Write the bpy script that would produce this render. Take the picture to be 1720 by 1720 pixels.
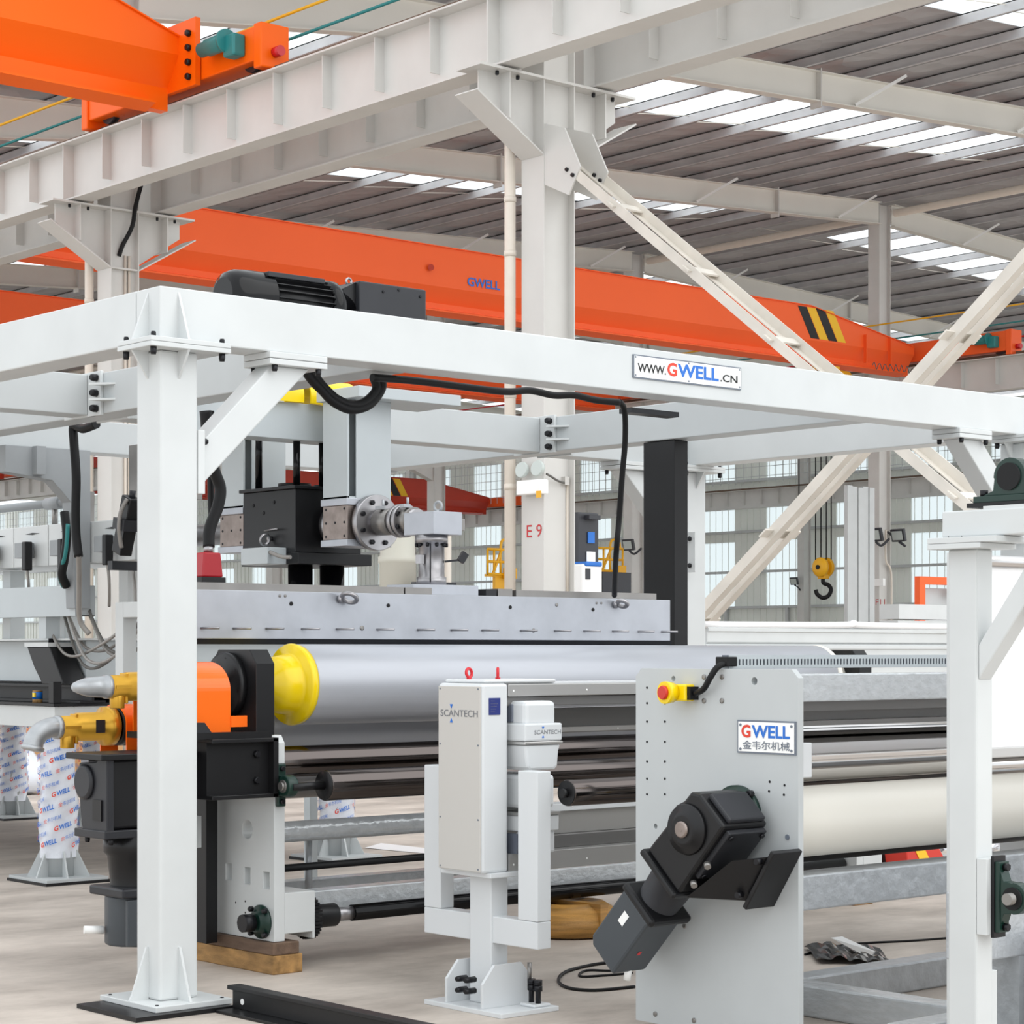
import bpy, bmesh, math, random
from mathutils import Vector, Matrix, geometry
random.seed(7)
for o in list(bpy.data.objects): bpy.data.objects.remove(o)
sc = bpy.context.scene
C = sc.collection

# ---------------------------------------------------------------- camera
YAW = math.radians(41.1); ZC = 1.605; FPX = 3617.0
cam = bpy.data.objects.new('camera', bpy.data.cameras.new('camera')); C.objects.link(cam)
cam.location = (0, 0, ZC); cam.rotation_euler = (math.pi/2, 0, -YAW)
cam.data.sensor_width = 36; cam.data.lens = FPX/1720*36
cam.data.shift_y = (1095-860)/1720.0
cam.data.clip_end = 600
sc.camera = cam
# ---------------------------------------------------------------- daylight
w = bpy.data.worlds.new('overcast'); sc.world = w; w.use_nodes = True
bg = w.node_tree.nodes['Background']; bg.inputs[0].default_value = (0.93, 0.97, 1.0, 1); bg.inputs[1].default_value = 1.06
sun = bpy.data.objects.new('hazy_sun', bpy.data.lights.new('hazy_sun', 'SUN')); C.objects.link(sun)
sun.data.energy = 0.8; sun.data.angle = math.radians(70); sun.data.color = (1.0, 0.98, 0.95)
sun.rotation_euler = (math.radians(48), 0, math.radians(12))
sc.view_settings.view_transform = 'Standard'; sc.view_settings.look = 'None'
sc.view_settings.gamma = 1; sc.view_settings.use_curve_mapping = False
sc.view_settings.exposure = 0.5

# ---------------------------------------------------------------- measuring: sight lines of the survey photograph met with a known plane
SN, CS = math.sin(YAW), math.cos(YAW)
def ray(px, py):
    a = (px-860)/FPX; return (SN+a*CS, CS-a*SN, (1095-py)/FPX)
def fX(px, py, X):
    r = ray(px, py); t = X/r[0]; return Vector((X, t*r[1], ZC+t*r[2]))
def fY(px, py, Y):
    r = ray(px, py); t = Y/r[1]; return Vector((t*r[0], Y, ZC+t*r[2]))
def fZ(px, py, Z=0.0):
    r = ray(px, py); t = (Z-ZC)/r[2]; return Vector((t*r[0], t*r[1], Z))

# ---------------------------------------------------------------- materials
def lin(c): c /= 255.0; return c/12.92 if c <= .04045 else ((c+.055)/1.055)**2.4
M = {}
def mat(name, rgb, rough=.5, metal=0.0, var=0.0, scale=6.0, bump=0.0, bscale=60.0, stretch=None, spec=.5, coat=0.0, rvar=0.0):
    m = bpy.data.materials.new(name); m.use_nodes = True; nt = m.node_tree; b = nt.nodes['Principled BSDF']
    col = [lin(v) for v in rgb]+[1]
    b.inputs['Base Color'].default_value = col; b.inputs['Roughness'].default_value = rough; b.inputs['Metallic'].default_value = metal
    b.inputs['Specular IOR Level'].default_value = spec; b.inputs['Coat Weight'].default_value = coat
    tc = nt.nodes.new('ShaderNodeTexCoord'); mp = nt.nodes.new('ShaderNodeMapping')
    nt.links.new(tc.outputs['Object'], mp.inputs['Vector'])
    if stretch: mp.inputs['Scale'].default_value = stretch
    if var or rvar:
        n = nt.nodes.new('ShaderNodeTexNoise'); n.inputs['Scale'].default_value = scale; n.inputs['Detail'].default_value = 6
        nt.links.new(mp.outputs[0], n.inputs['Vector'])
        if var:
            r = nt.nodes.new('ShaderNodeValToRGB'); r.color_ramp.elements[0].position = .3; r.color_ramp.elements[1].position = .72
            r.color_ramp.elements[0].color = [min(1, v*(1-var)) for v in col[:3]]+[1]; r.color_ramp.elements[1].color = [min(1, v*(1+var*.6)) for v in col[:3]]+[1]
            nt.links.new(n.outputs['Fac'], r.inputs[0]); nt.links.new(r.outputs[0], b.inputs['Base Color'])
        if rvar:
            mr = nt.nodes.new('ShaderNodeMapRange'); mr.inputs['To Min'].default_value = max(0, rough-rvar); mr.inputs['To Max'].default_value = rough+rvar
            nt.links.new(n.outputs['Fac'], mr.inputs['Value']); nt.links.new(mr.outputs[0], b.inputs['Roughness'])
    if bump:
        n2 = nt.nodes.new('ShaderNodeTexNoise'); n2.inputs['Scale'].default_value = bscale; n2.inputs['Detail'].default_value = 4
        nt.links.new(mp.outputs[0], n2.inputs['Vector'])
        bp = nt.nodes.new('ShaderNodeBump'); bp.inputs['Strength'].default_value = bump; bp.inputs['Distance'].default_value = .02
        nt.links.new(n2.outputs['Fac'], bp.inputs['Height']); nt.links.new(bp.outputs[0], b.inputs['Normal'])
    M[name] = m; return m
mat('white_paint', (209,212,212), .38, var=.05, scale=3)
mat('grey_and_shaded_white', (192,196,197), .42, var=.03, scale=4)  # own grey of the side plates; on the cross beams it stands in for shade
mat('cool_grey_paint', (190,197,200), .4, var=.04, scale=3)
mat('mid_grey_paint', (150,154,157), .5, var=.05)
mat('hall_steel', (212,210,206), .5, var=.07, scale=1.2)
mat('rafter_paint', (232,229,221), .55, var=.05, scale=.6)
mat('purlin_steel', (206,205,207), .45, .1, var=.15, scale=1.5)
mat('brace_paint', (222,216,206), .5, var=.12, scale=2.5)
mat('pipe_cream', (228,218,205), .35, var=.04)
mat('orange', (255,103,4), .4, var=.05, scale=.5, spec=.25)
mat('orange_red', (255,103,46), .4, var=.05, scale=.4, spec=.3)
mat('dark_red', (198,58,34), .4, var=.08, scale=.5)
mat('guard_orange', (255,112,22), .25)
mat('black_paint', (24,24,26), .38, var=.15, scale=6, spec=.35)
mat('charcoal', (46,47,51), .4, var=.1, scale=8, spec=.35)
mat('motor_grey', (66,71,76), .45, var=.06)
mat('gloss_black', (10,10,12), .14, spec=.3)
mat('rubber', (18,18,20), .5, spec=.3)
mat('bolt_black', (28,28,32), .35, .4)
mat('roll_grey', (180,183,190), .34, .25, var=.05, scale=5, stretch=(.3,3,3), rvar=.06)
mat('chrome', (205,203,202), .12, 1.0)
mat('chrome_dark_reflection', (92,86,84), .14, 1.0)  # dark surroundings mirrored in the chrome are put into its base colour
mat('steel', (178,176,178), .38, 1.0, var=.18, scale=9)
mat('raw_steel', (158,146,140), .42, .9, var=.22, scale=14)
mat('die_steel', (184,187,194), .34, .55, var=.12, scale=5, rvar=.08)
mat('dull_steel', (150,147,144), .4, .8, var=.12, scale=6)
mat('galvanised', (190,194,198), .34, .4, var=.12, scale=18, bump=.25, bscale=25)
mat('film_wrap', (204,208,211), .2, .25, var=.1, scale=14, bump=.3, bscale=14, stretch=(1.6,1,2.2))
mat('aluminium', (196,195,193), .33, .7)
mat('dark_aluminium', (128,127,126), .36, .6)
mat('gold_paint', (214,164,56), .3, .6, var=.1, scale=9)
mat('yellow', (248,214,8), .22, var=.04)
mat('crane_yellow', (240,178,20), .4)
mat('cast_zinc', (178,181,184), .38, .6, var=.1, scale=20)
mat('green_cast', (16,48,40), .35, var=.1, scale=10)
mat('teal_motor', (38,128,128), .45)
mat('red', (205,30,42), .3)
mat('connector_red', (176,26,38), .3)
mat('signal_red', (205,50,36), .35)
mat('rubber_white', (240,236,226), .4)
mat('sheet_white', (246,246,247), .35)
mat('plate_white', (250,250,248), .25)
mat('ink_black', (18,18,18), .5); mat('ink_red', (226,66,44), .5); mat('ink_blue', (36,112,206), .5); mat('ink_grey', (120,122,126), .5)
mat('navy_label', (38,50,120), .4); mat('frame_grey', (112,120,132), .4); mat('paint_red', (200,60,64), .6)
mat('panel_grey', (198,195,190), .5)
mat('scanner_white', (216,219,221), .3)
mat('slate', (104,110,122), .4)
mat('wood', (172,132,80), .75, var=.5, scale=4, stretch=(5,1.5,5), bump=.3)
mat('wood_dark', (112,90,74), .8, var=.3, scale=5, stretch=(6,1,6), bump=.3)
mat('cardboard', (196,150,104), .8, var=.08)
mat('plywood', (206,150,112), .75, var=.1)
mat('film_print', (226,230,238), .28, var=.05, scale=6, bump=.5, bscale=9)
mat('pallet_film', (190,140,70), .3, var=.45, scale=3, stretch=(1,1,14), bump=.4)
mat('cabinet_black', (52,53,58), .4); mat('blue', (30,110,200), .4)
mat('beige_machine', (206,204,192), .5)
mat('stripe_yellow', (244,190,20), .4)
mat('wall_sheet', (242,245,238), .5, var=.05, scale=.4)
mat('girt_grey', (200,202,202), .5)
mat('foil', (225,225,230), .12, .9, bump=.9, bscale=12)
mat('lamp_glass', (196,204,200), .1)
mat('wire_grey', (150,146,142), .4, .3)
mat('rubber_grey', (96,94,90), .5)
# concrete floor: cloudy trowelled slab with stains
def floor_mat():
    m = mat('concrete', (183,172,162), .62, var=.0); nt = m.node_tree; b = nt.nodes['Principled BSDF']
    tc = nt.nodes.new('ShaderNodeTexCoord'); mp = nt.nodes.new('ShaderNodeMapping'); mp.inputs['Scale'].default_value = (.6, 1.1, 1)
    nt.links.new(tc.outputs['Object'], mp.inputs[0])
    n1 = nt.nodes.new('ShaderNodeTexNoise'); n1.inputs['Scale'].default_value = 1.6; n1.inputs['Detail'].default_value = 8; n1.inputs['Roughness'].default_value = .65
    nt.links.new(mp.outputs[0], n1.inputs['Vector'])
    r = nt.nodes.new('ShaderNodeValToRGB'); e = r.color_ramp.elements
    e[0].position = .28; e[0].color = [lin(v) for v in (150,140,131)]+[1]; e[1].position = .7; e[1].color = [lin(v) for v in (212,201,190)]+[1]
    nt.links.new(n1.outputs['Fac'], r.inputs[0]); nt.links.new(r.outputs[0], b.inputs['Base Color'])
    n2 = nt.nodes.new('ShaderNodeTexNoise'); n2.inputs['Scale'].default_value = 45; nt.links.new(tc.outputs['Object'], n2.inputs['Vector'])
    bp = nt.nodes.new('ShaderNodeBump'); bp.inputs['Strength'].default_value = .12; nt.links.new(n2.outputs['Fac'], bp.inputs['Height']); nt.links.new(bp.outputs[0], b.inputs['Normal'])
floor_mat()
# roof underside: quilted foil under ribbed sheet
def roof_mat():
    m = mat('roof_liner', (186,184,186), .45, .1); nt = m.node_tree; b = nt.nodes['Principled BSDF']
    tc = nt.nodes.new('ShaderNodeTexCoord'); vo = nt.nodes.new('ShaderNodeTexVoronoi'); vo.inputs['Scale'].default_value = 1.6
    nt.links.new(tc.outputs['Object'], vo.inputs['Vector'])
    bp = nt.nodes.new('ShaderNodeBump'); bp.inputs['Strength'].default_value = .7; bp.inputs['Distance'].default_value = .15
    nt.links.new(vo.outputs['Distance'], bp.inputs['Height']); nt.links.new(bp.outputs[0], b.inputs['Normal'])
roof_mat()
def translucent_mat(name, rgb, clear=.35):
    m = bpy.data.materials.new(name); m.use_nodes = True; nt = m.node_tree
    for n in list(nt.nodes): nt.nodes.remove(n)
    out = nt.nodes.new('ShaderNodeOutputMaterial'); t = nt.nodes.new('ShaderNodeBsdfTranslucent'); tr = nt.nodes.new('ShaderNodeBsdfTransparent'); mx = nt.nodes.new('ShaderNodeMixShader')
    t.inputs[0].default_value = [lin(v) for v in rgb]+[1]; tr.inputs[0].default_value = [lin(v) for v in rgb]+[1]; mx.inputs[0].default_value = clear
    nt.links.new(t.outputs[0], mx.inputs[1]); nt.links.new(tr.outputs[0], mx.inputs[2]); nt.links.new(mx.outputs[0], out.inputs[0]); M[name] = m
translucent_mat('skylight_sheet', (250,252,252), .6)
translucent_mat('wall_light_sheet', (226,230,230), .45)

# ---------------------------------------------------------------- mesh builder
AX = {'X': 0, 'Y': 1, 'Z': 2}
class MB:
    def __init__(s): s.v = []; s.f = []; s.sm = []
    def add(s, vs, fs, smooth=False):
        n = len(s.v); s.v += [Vector(p) for p in vs]
        for f in fs: s.f.append([i+n for i in f]); s.sm.append(smooth)
        return s
    def box(s, x0, x1, y0, y1, z0, z1):
        v = [(x, y, z) for z in (z0, z1) for y in (y0, y1) for x in (x0, x1)]
        return s.add(v, [(0,2,3,1),(4,5,7,6),(0,1,5,4),(2,6,7,3),(0,4,6,2),(1,3,7,5)])
    def cbox(s, c, d): return s.box(c[0]-d[0]/2, c[0]+d[0]/2, c[1]-d[1]/2, c[1]+d[1]/2, c[2]-d[2]/2, c[2]+d[2]/2)
    def bar(s, p, q, wd, ht, side=None):
        p, q = Vector(p), Vector(q); d = (q-p).normalized()
        a = Vector(side).normalized() if side else d.cross(Vector((0,0,1)))
        if a.length < 1e-4: a = Vector((1,0,0))
        a = (a-d*a.dot(d)).normalized(); b = d.cross(a)
        v = [e+a*sx*wd/2+b*sy*ht/2 for e in (p, q) for sx, sy in ((-1,-1),(1,-1),(1,1),(-1,1))]
        return s.add(v, [(0,1,2,3),(7,6,5,4),(0,4,5,1),(1,5,6,2),(2,6,7,3),(3,7,4,0)])
    def frame(s, d):
        d = Vector(d).normalized(); a = d.cross(Vector((0,0,1)))
        if a.length < 1e-4: a = Vector((1,0,0))
        a.normalize(); return d, a, d.cross(a)
    def lathe(s, p, d, prof, n=28, caps=True):
        d, a, b = s.frame(d); p = Vector(p); vs = []; fs = []
        for t, r in prof:
            for i in range(n):
                th = 2*math.pi*i/n; vs.append(p+d*t+(a*math.cos(th)+b*math.sin(th))*r)
        for k in range(len(prof)-1):
            for i in range(n):
                j = (i+1) % n; fs.append((k*n+i, k*n+j, (k+1)*n+j, (k+1)*n+i))
        s.add(vs, fs, True)
        if caps:
            m = len(s.v)-len(vs); L = (len(prof)-1)*n
            s.f.append([m+i for i in range(n)][::-1]); s.sm.append(False); s.f.append([m+L+i for i in range(n)]); s.sm.append(False)
        return s
    def cyl(s, p, q, r, n=24, r2=None):
        p, q = Vector(p), Vector(q); return s.lathe(p, q-p, [(0, r), ((q-p).length, r if r2 is None else r2)], n)
    def tube(s, pts, r, n=8, sub=6):
        pts = [Vector(p) for p in pts]
        if sub > 1 and len(pts) > 2:
            out = []
            for i in range(len(pts)-1):
                p0 = pts[max(i-1,0)]; p1 = pts[i]; p2 = pts[i+1]; p3 = pts[min(i+2,len(pts)-1)]
                for k in range(sub):
                    t = k/sub; out.append(.5*((2*p1)+(p2-p0)*t+(2*p0-5*p1+4*p2-p3)*t*t+(3*p1-p0-3*p2+p3)*t**3))
            out.append(pts[-1]); pts = out
        vs = []; a = None
        for i, p in enumerate(pts):
            d = (pts[min(i+1,len(pts)-1)]-pts[max(i-1,0)]).normalized()
            if a is None: a = d.cross(Vector((.3,.2,1))).normalized()
            a = (a-d*a.dot(d)).normalized(); b = d.cross(a)
            for k in range(n):
                th = 2*math.pi*k/n; vs.append(p+(a*math.cos(th)+b*math.sin(th))*r)
        fs = [(i*n+k, i*n+(k+1) % n, (i+1)*n+(k+1) % n, (i+1)*n+k) for i in range(len(pts)-1) for k in range(n)]
        s.add(vs, fs, True); m = len(s.v)-len(vs); L = len(vs)-n
        s.f.append([m+i for i in range(n)][::-1]); s.sm.append(False); s.f.append([m+L+i for i in range(n)]); s.sm.append(False); return s
    def prism(s, poly, axis, a0, a1, holes=()):
        k = AX[axis]
        def to(p, h):
            q = list(p); q.insert(k, h); return Vector(q)
        loops = [list(poly)]+[list(h) for h in holes]; flat = [p for l in loops for p in l]; n = len(flat)
        tris = geometry.tessellate_polygon([[Vector((p[0], p[1], 0)) for p in l] for l in loops]) if (holes or len(poly) > 4) else None
        vs = [to(p, a0) for p in flat]+[to(p, a1) for p in flat]; fs = []
        if tris: fs += [tuple(t) for t in tris]+[tuple(i+n for i in t[::-1]) for t in tris]
        else: fs += [tuple(range(n)), tuple(range(2*n-1, n-1, -1))]
        o = 0
        for l in loops:
            for i in range(len(l)):
                j = (i+1) % len(l); fs.append((o+i, o+j, n+o+j, n+o+i))
            o += len(l)
        return s.add(vs, fs)
    def torus(s, c, d, R, r, n=24, m=10):
        d, a, b = s.frame(d); c = Vector(c); vs = []
        for i in range(n):
            th = 2*math.pi*i/n; u = a*math.cos(th)+b*math.sin(th)
            for k in range(m):
                ph = 2*math.pi*k/m; vs.append(c+u*(R+r*math.cos(ph))+d*r*math.sin(ph))
        return s.add(vs, [(i*m+k, ((i+1) % n)*m+k, ((i+1) % n)*m+(k+1) % m, i*m+(k+1) % m) for i in range(n) for k in range(m)], True)
    def xf(s, mtx): s.v = [mtx @ p for p in s.v]; return s
    def mesh(s, name, off=Vector((0,0,0)), material=None):
        me = bpy.data.meshes.new(name); me.from_pydata([tuple(p-off) for p in s.v], [], s.f)
        me.polygons.foreach_set('use_smooth', s.sm)
        bm = bmesh.new(); bm.from_mesh(me); bmesh.ops.recalc_face_normals(bm, faces=bm.faces); bm.to_mesh(me); bm.free()
        if material: me.materials.append(M[material])
        return me
def circ(cx, cy, r, n=20): return [(cx+r*math.cos(2*math.pi*i/n), cy+r*math.sin(2*math.pi*i/n)) for i in range(n)]
OFF = {}
def link(name, data, parent=None, loc=None):
    o = bpy.data.objects.new(name, data); C.objects.link(o)
    if parent is not None: o.parent = parent; OFF[o] = OFF[parent]
    if loc is not None: o.location = Vector(loc)-(OFF[parent] if parent is not None else Vector((0,0,0)))
    return o
def bev(o, wd, seg=2):
    m = o.modifiers.new('edge', 'BEVEL'); m.width = wd; m.segments = seg; m.limit_method = 'ANGLE'; m.angle_limit = math.radians(50)
def thing(name, label, cat, loc, group=None):
    o = bpy.data.objects.new(name, None); C.objects.link(o); o.location = loc; o.empty_display_size = .1
    o['label'] = label; o['category'] = cat; OFF[o] = Vector(loc)
    if group: o['group'] = group
    return o
def part(name, mb, m, parent, bevel=0, label=None, kind=None):
    o = link(name, mb.mesh(name, OFF[parent], m), parent)
    if bevel: bev(o, bevel)
    if label: o['label'] = label
    if kind: o['kind'] = kind
    return o
def solo(name, mb, m, label, cat, group=None, bevel=0, kind=None):
    xs = [p.x for p in mb.v]; ys = [p.y for p in mb.v]; zs = [p.z for p in mb.v]
    off = Vector(((min(xs)+max(xs))/2, (min(ys)+max(ys))/2, min(zs)))
    o = link(name, mb.mesh(name, off, m)); o.location = off; OFF[o] = off
    if kind == 'structure': o['kind'] = kind; 
    if label: o['label'] = label
    if cat: o['category'] = cat
    if group: o['group'] = group
    if kind: o['kind'] = kind
    if bevel: bev(o, bevel)
    return o
def inst(name, me, parent, loc, rot=None):
    o = link(name, me, parent, loc)
    if rot is not None: o.rotation_euler = rot
    return o
_bolt = {}
def bolt(parent, loc, d='Z', r=.016, h=.02, m='bolt_black', name='bolt'):
    k = (round(r,4), round(h,4), m)
    if k not in _bolt: _bolt[k] = MB().lathe((0,0,-h*.2), (0,0,1), [(0, r), (h*.85, r), (h*1.2, r*.8)], 6).mesh('bolt', material=m)
    rot = {'Z': (0,0,0), '-Z': (math.pi,0,0), 'X': (0,math.pi/2,0), '-X': (0,-math.pi/2,0), 'Y': (-math.pi/2,0,0), '-Y': (math.pi/2,0,0)}[d]
    return inst(name, _bolt[k], parent, loc, rot)
def text_verts(s, bold=0.0):
    cu = bpy.data.curves.new('t', 'FONT'); cu.body = s; cu.offset = bold; cu.resolution_u = 3
    o = bpy.data.objects.new('t', cu); C.objects.link(o); dg = bpy.context.evaluated_depsgraph_get()
    me = bpy.data.meshes.new_from_object(o.evaluated_get(dg)); bpy.data.objects.remove(o); bpy.data.curves.remove(cu)
    v = [p.co.copy() for p in me.vertices]; f = [tuple(p.vertices) for p in me.polygons]; bpy.data.meshes.remove(me)
    if not v: return [], []
    x0 = min(p.x for p in v); x1 = max(p.x for p in v); y0 = min(p.y for p in v); y1 = max(p.y for p in v)
    return [((p.x-x0)/max(1e-6,x1-x0), (p.y-y0)/max(1e-6,y1-y0)) for p in v], f
def lettering(s, name, m, parent, org, u, v, wd, ht, bold=0.0, lift=.0015, mb=None):
    """raised flat print: org = lower left, u/v = reading and up direction"""
    vs, fs = text_verts(s, bold); u, v = Vector(u).normalized(), Vector(v).normalized(); n = u.cross(v); org = Vector(org)
    mm = mb or MB(); mm.add([org+u*(p[0]*wd)+v*(p[1]*ht)+n*lift for p in vs], fs)
    if mb is None: return part(name, mm, m, parent)
def copy_tree(o, delta, label=None, parent=None):
    c = o.copy(); C.objects.link(c)
    if parent is None:
        c.location = o.location+Vector(delta)
        if label: c['label'] = label
    else: c.parent = parent
    for ch in o.children: copy_tree(ch, delta, None, c)
    return c

# ================================================================ THE HALL
EX, FXX, GX = 17.3, 47.8, 77.0          # column rows across the hall
ROWS = [18.97+9.92*i for i in range(13)] # frames along the hall (first is the one with E9)
def ztop(X): return 13.12+.06*(X-29) if X <= FXX else 13.12+.06*(FXX-29)-.045*(X-FXX)   # top of rafter
fl = solo('floor', MB().box(-12, 80, -8, 150, -.2, 0), 'concrete', None, None, kind='structure')
# ---- roof
ceil = solo('ceiling', MB().box(FXX-.3, FXX+.3, 20, 148, ztop(FXX)+.255, ztop(FXX)+.29), 'rafter_paint', None, None, kind='structure')
SKY = [23.6+9.3*i for i in range(13)]; SW = 2.7
def slab(x0, x1, y0, y1, dz, th):
    z0, z1 = ztop(x0)+dz, ztop(x1)+dz
    return MB().prism([(x0, z0), (x1, z1), (x1, z1+th), (x0, z0+th)], 'Y', y0, y1)
y = 19.5
for i, ys in enumerate(SKY+[149.0]):
    for x0, x1 in ((15.2, FXX), (FXX, 79.5)):
        part('roof_panel', slab(x0, x1, y, ys-SW/2, .235, .05), 'roof_liner', ceil)
        if ys < 148: part('skylight', slab(x0+3, x1-2.5, ys-SW/2, ys+SW/2, .235, .01), 'skylight_sheet', ceil)
        if ys < 148:
            part('roof_panel', slab(x0, x0+3, ys-SW/2, ys+SW/2, .235, .05), 'roof_liner', ceil); part('roof_panel', slab(x1-2.5, x1, ys-SW/2, ys+SW/2, .235, .05), 'roof_liner', ceil)
    y = ys+SW/2
x = 16.2; k = 0
purl = []
while x < 79:
    z = ztop(x)
    m = MB().box(x-.012, x+.012, 19.6, 148, z, z+.22).box(x-.012, x+.075, 19.6, 148, z+.2, z+.222).box(x-.075, x+.012, 19.6, 148, z, z+.02)
    part('purlin', m, 'purlin_steel', ceil); purl.append(x); x += 1.86
for r, Y in enumerate(ROWS):
    if r == 0: continue
    m = MB()
    for (x0, x1) in ((EX+.25, FXX-.28), (FXX+.28, GX)):
        def dep(X):
            h = .62
            if X < EX+6: h += .075*(EX+6-X)
            return h
        xs = [x0+(x1-x0)*t/8 for t in range(9)]
        if x0 < EX+1: xs = [x0, x0+3, EX+6]+xs[2:]
        top = [(X, ztop(X)-.02) for X in xs]; bot = [(X, ztop(X)-dep(X)) for X in xs]
        m.prism(top+bot[::-1], 'Y', Y-.006, Y+.006)
        for a, b in zip(bot[:-1], bot[1:]): m.prism([a, b, (b[0], b[1]+.02), (a[0], a[1]+.02)], 'Y', Y-.13, Y+.13)
        for a, b in zip(top[:-1], top[1:]): m.prism([a, b, (b[0], b[1]+.018), (a[0], a[1]+.018)], 'Y', Y-.13, Y+.13)
    rf = part('rafter', m, 'rafter_paint', ceil)
    if r <= 4:
        for j, X in enumerate(purl):
            if j % 3 == 1 and X > EX+3 and X < 66 and abs(X-FXX) > 1:
                part('fly_brace', MB().bar((X-.3, Y-.1, ztop(X)-.6), (X+.55, Y-.75, ztop(X)+.03), .06, .06), 'plate_white', rf)
        for X in (33.4, 43.2, 58.0):
            part('splice_plate', MB().box(X-.02, X+.02, Y-.14, Y+.14, ztop(X)-.74, ztop(X)+.05), 'hall_steel', rf)
    # thin sag rods between the purlins
for Y in [r+4.9 for r in ROWS[:4]]:
    for a, b in zip(purl[:-1], purl[1:]):
        if b < 66 and not (a < FXX < b): part('sag_rod', MB().bar((a, Y, ztop(a)+.04), (b, Y+.05, ztop(b)+.18), .018, .018), 'brace_paint', ceil)
# ---- columns
def h_column(label, X0, Y0, wx, wy, z1, name='steel_column', t=.016, sides=True):
    c = thing(name, label, 'column', (X0+wx/2, Y0+wy/2, 0), 'steel hall columns')
    part('flange', MB().box(X0, X0+t, Y0, Y0+wy, 0, z1), 'hall_steel', c); part('flange', MB().box(X0+wx-t, X0+wx, Y0, Y0+wy, 0, z1), 'hall_steel', c)
    part('web', MB().box(X0+t, X0+wx-t, Y0+wy*.26, Y0+wy*.26+.012, 0, z1), 'hall_steel', c)
    return c
colE = []
for r, nm in ((0, 'steel H column marked E 9 with cream downpipe'), (1, 'steel H column at far left below the crane runway')):
    Y0 = ROWS[r]; c = h_column(nm, 17.05, Y0, .5, .4, 11.9); colE.append(c)
    # bracket that carries both runways
    yc = Y0+.2
    part('bracket_plate', MB().box(16.05, 18.55, Y0-.02, Y0+.42, 8.39, 8.42), 'hall_steel', c)
    part('bracket_web', MB().prism([(16.2, 8.39), (16.2, 8.12), (17.05, 7.55), (17.05, 8.39)], 'Y', yc-.01, yc+.01), 'hall_steel', c)
    part('bracket_web', MB().prism([(18.4, 8.39), (18.4, 8.12), (17.55, 7.55), (17.55, 8.39)], 'Y', yc-.01, yc+.01), 'hall_steel', c)
    part('bracket_flange', MB().bar((16.02, yc, 8.1), (17.05, yc, 7.5), .4, .02, (0,1,0)), 'hall_steel', c)
    part('bracket_flange', MB().bar((18.58, yc, 8.1), (17.55, yc, 7.5), .4, .02, (0,1,0)), 'hall_steel', c)
    part('stiffener', MB().box(17.07, 17.53, Y0+.01, Y0+.39, 7.49, 7.515), 'hall_steel', c)
    for X in (16.53, 18.07):
        part('stiffener', MB().box(X-.01, X+.01, Y0+.01, Y0+.39, 7.85, 8.39), 'hall_steel', c)
        for dx in (-.16, .16):
            for dy in (.06, .34): bolt(c, (X+dx, Y0+dy, 8.37), '-Z', .024, .04)
    # downpipe
    px, py = 16.98, Y0+.53
    dp = part('downpipe', MB().cyl((px, py, 0), (px, py, 11.5), .068, 20), 'pipe_cream', c)
    for z in (2.15, 3.55, 4.65, 5.05, 6.35, 7.0): part('pipe_collar', MB().cyl((px, py, z), (px, py, z+.07), .076, 20), 'pipe_cream', dp)
cE9, cE10 = colE
# E9: painted mark, emergency lamp, switch conduit
org = fX(885, 903, 17.05)
lettering('E 9', 'painted_mark', 'paint_red', cE9, org, (0,-1,0), (0,0,1), .27, .15, lift=.004)
cd = part('conduit', MB().tube([fY(953, 1010, 19.06), fY(953, 812, 19.06)], .018), 'pipe_cream', cE9)
part('cable', MB().tube([fY(952, 812, 19.04), fY(938, 808, 19.0), fY(925, 800, 18.96), fY(918, 796, 18.95)], .014), 'rubber_grey', cE9)
part('junction_box', MB().cbox(fY(949, 808, 19.05), (.07, .08, .1)), 'panel_grey', cE9)
el = thing('emergency_lamp', 'white twin spot emergency lamp hung on column E 9', 'lamp', fX(896, 830, 16.95))
a = fX(896, 818, 16.98)
part('case', MB().box(16.9, 17.04, a.y-.2, a.y+.22, a.z-.09, a.z+.08), 'plate_white', el, .012)
for dy in (.16, -.12):
    part('spotlight', MB().lathe((17.0, a.y+dy, a.z+.2), (-1,-.1,.15), [(0,.03),(.03,.085),(.07,.1),(.09,.09)], 20), 'lamp_glass', el)
part('sticker', MB().box(16.895, 16.9, a.y-.23, a.y-.14, a.z-.14, a.z-.06), 'crane_yellow', el)
# E10: conduits and cable drop
for dx in (.05, .12): part('conduit', MB().tube([(17.3+dx, ROWS[1]+.08, 0), (17.3+dx, ROWS[1]+.08, 7.72)], .022), 'pipe_cream', cE10)
part('cable', MB().tube([fY(240, 300, 28.85), fY(228, 345, 28.85), fY(222, 380, 28.85), fY(206, 412, 28.95), fY(200, 430, 28.97)], .035), 'rubber', cE10)
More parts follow.
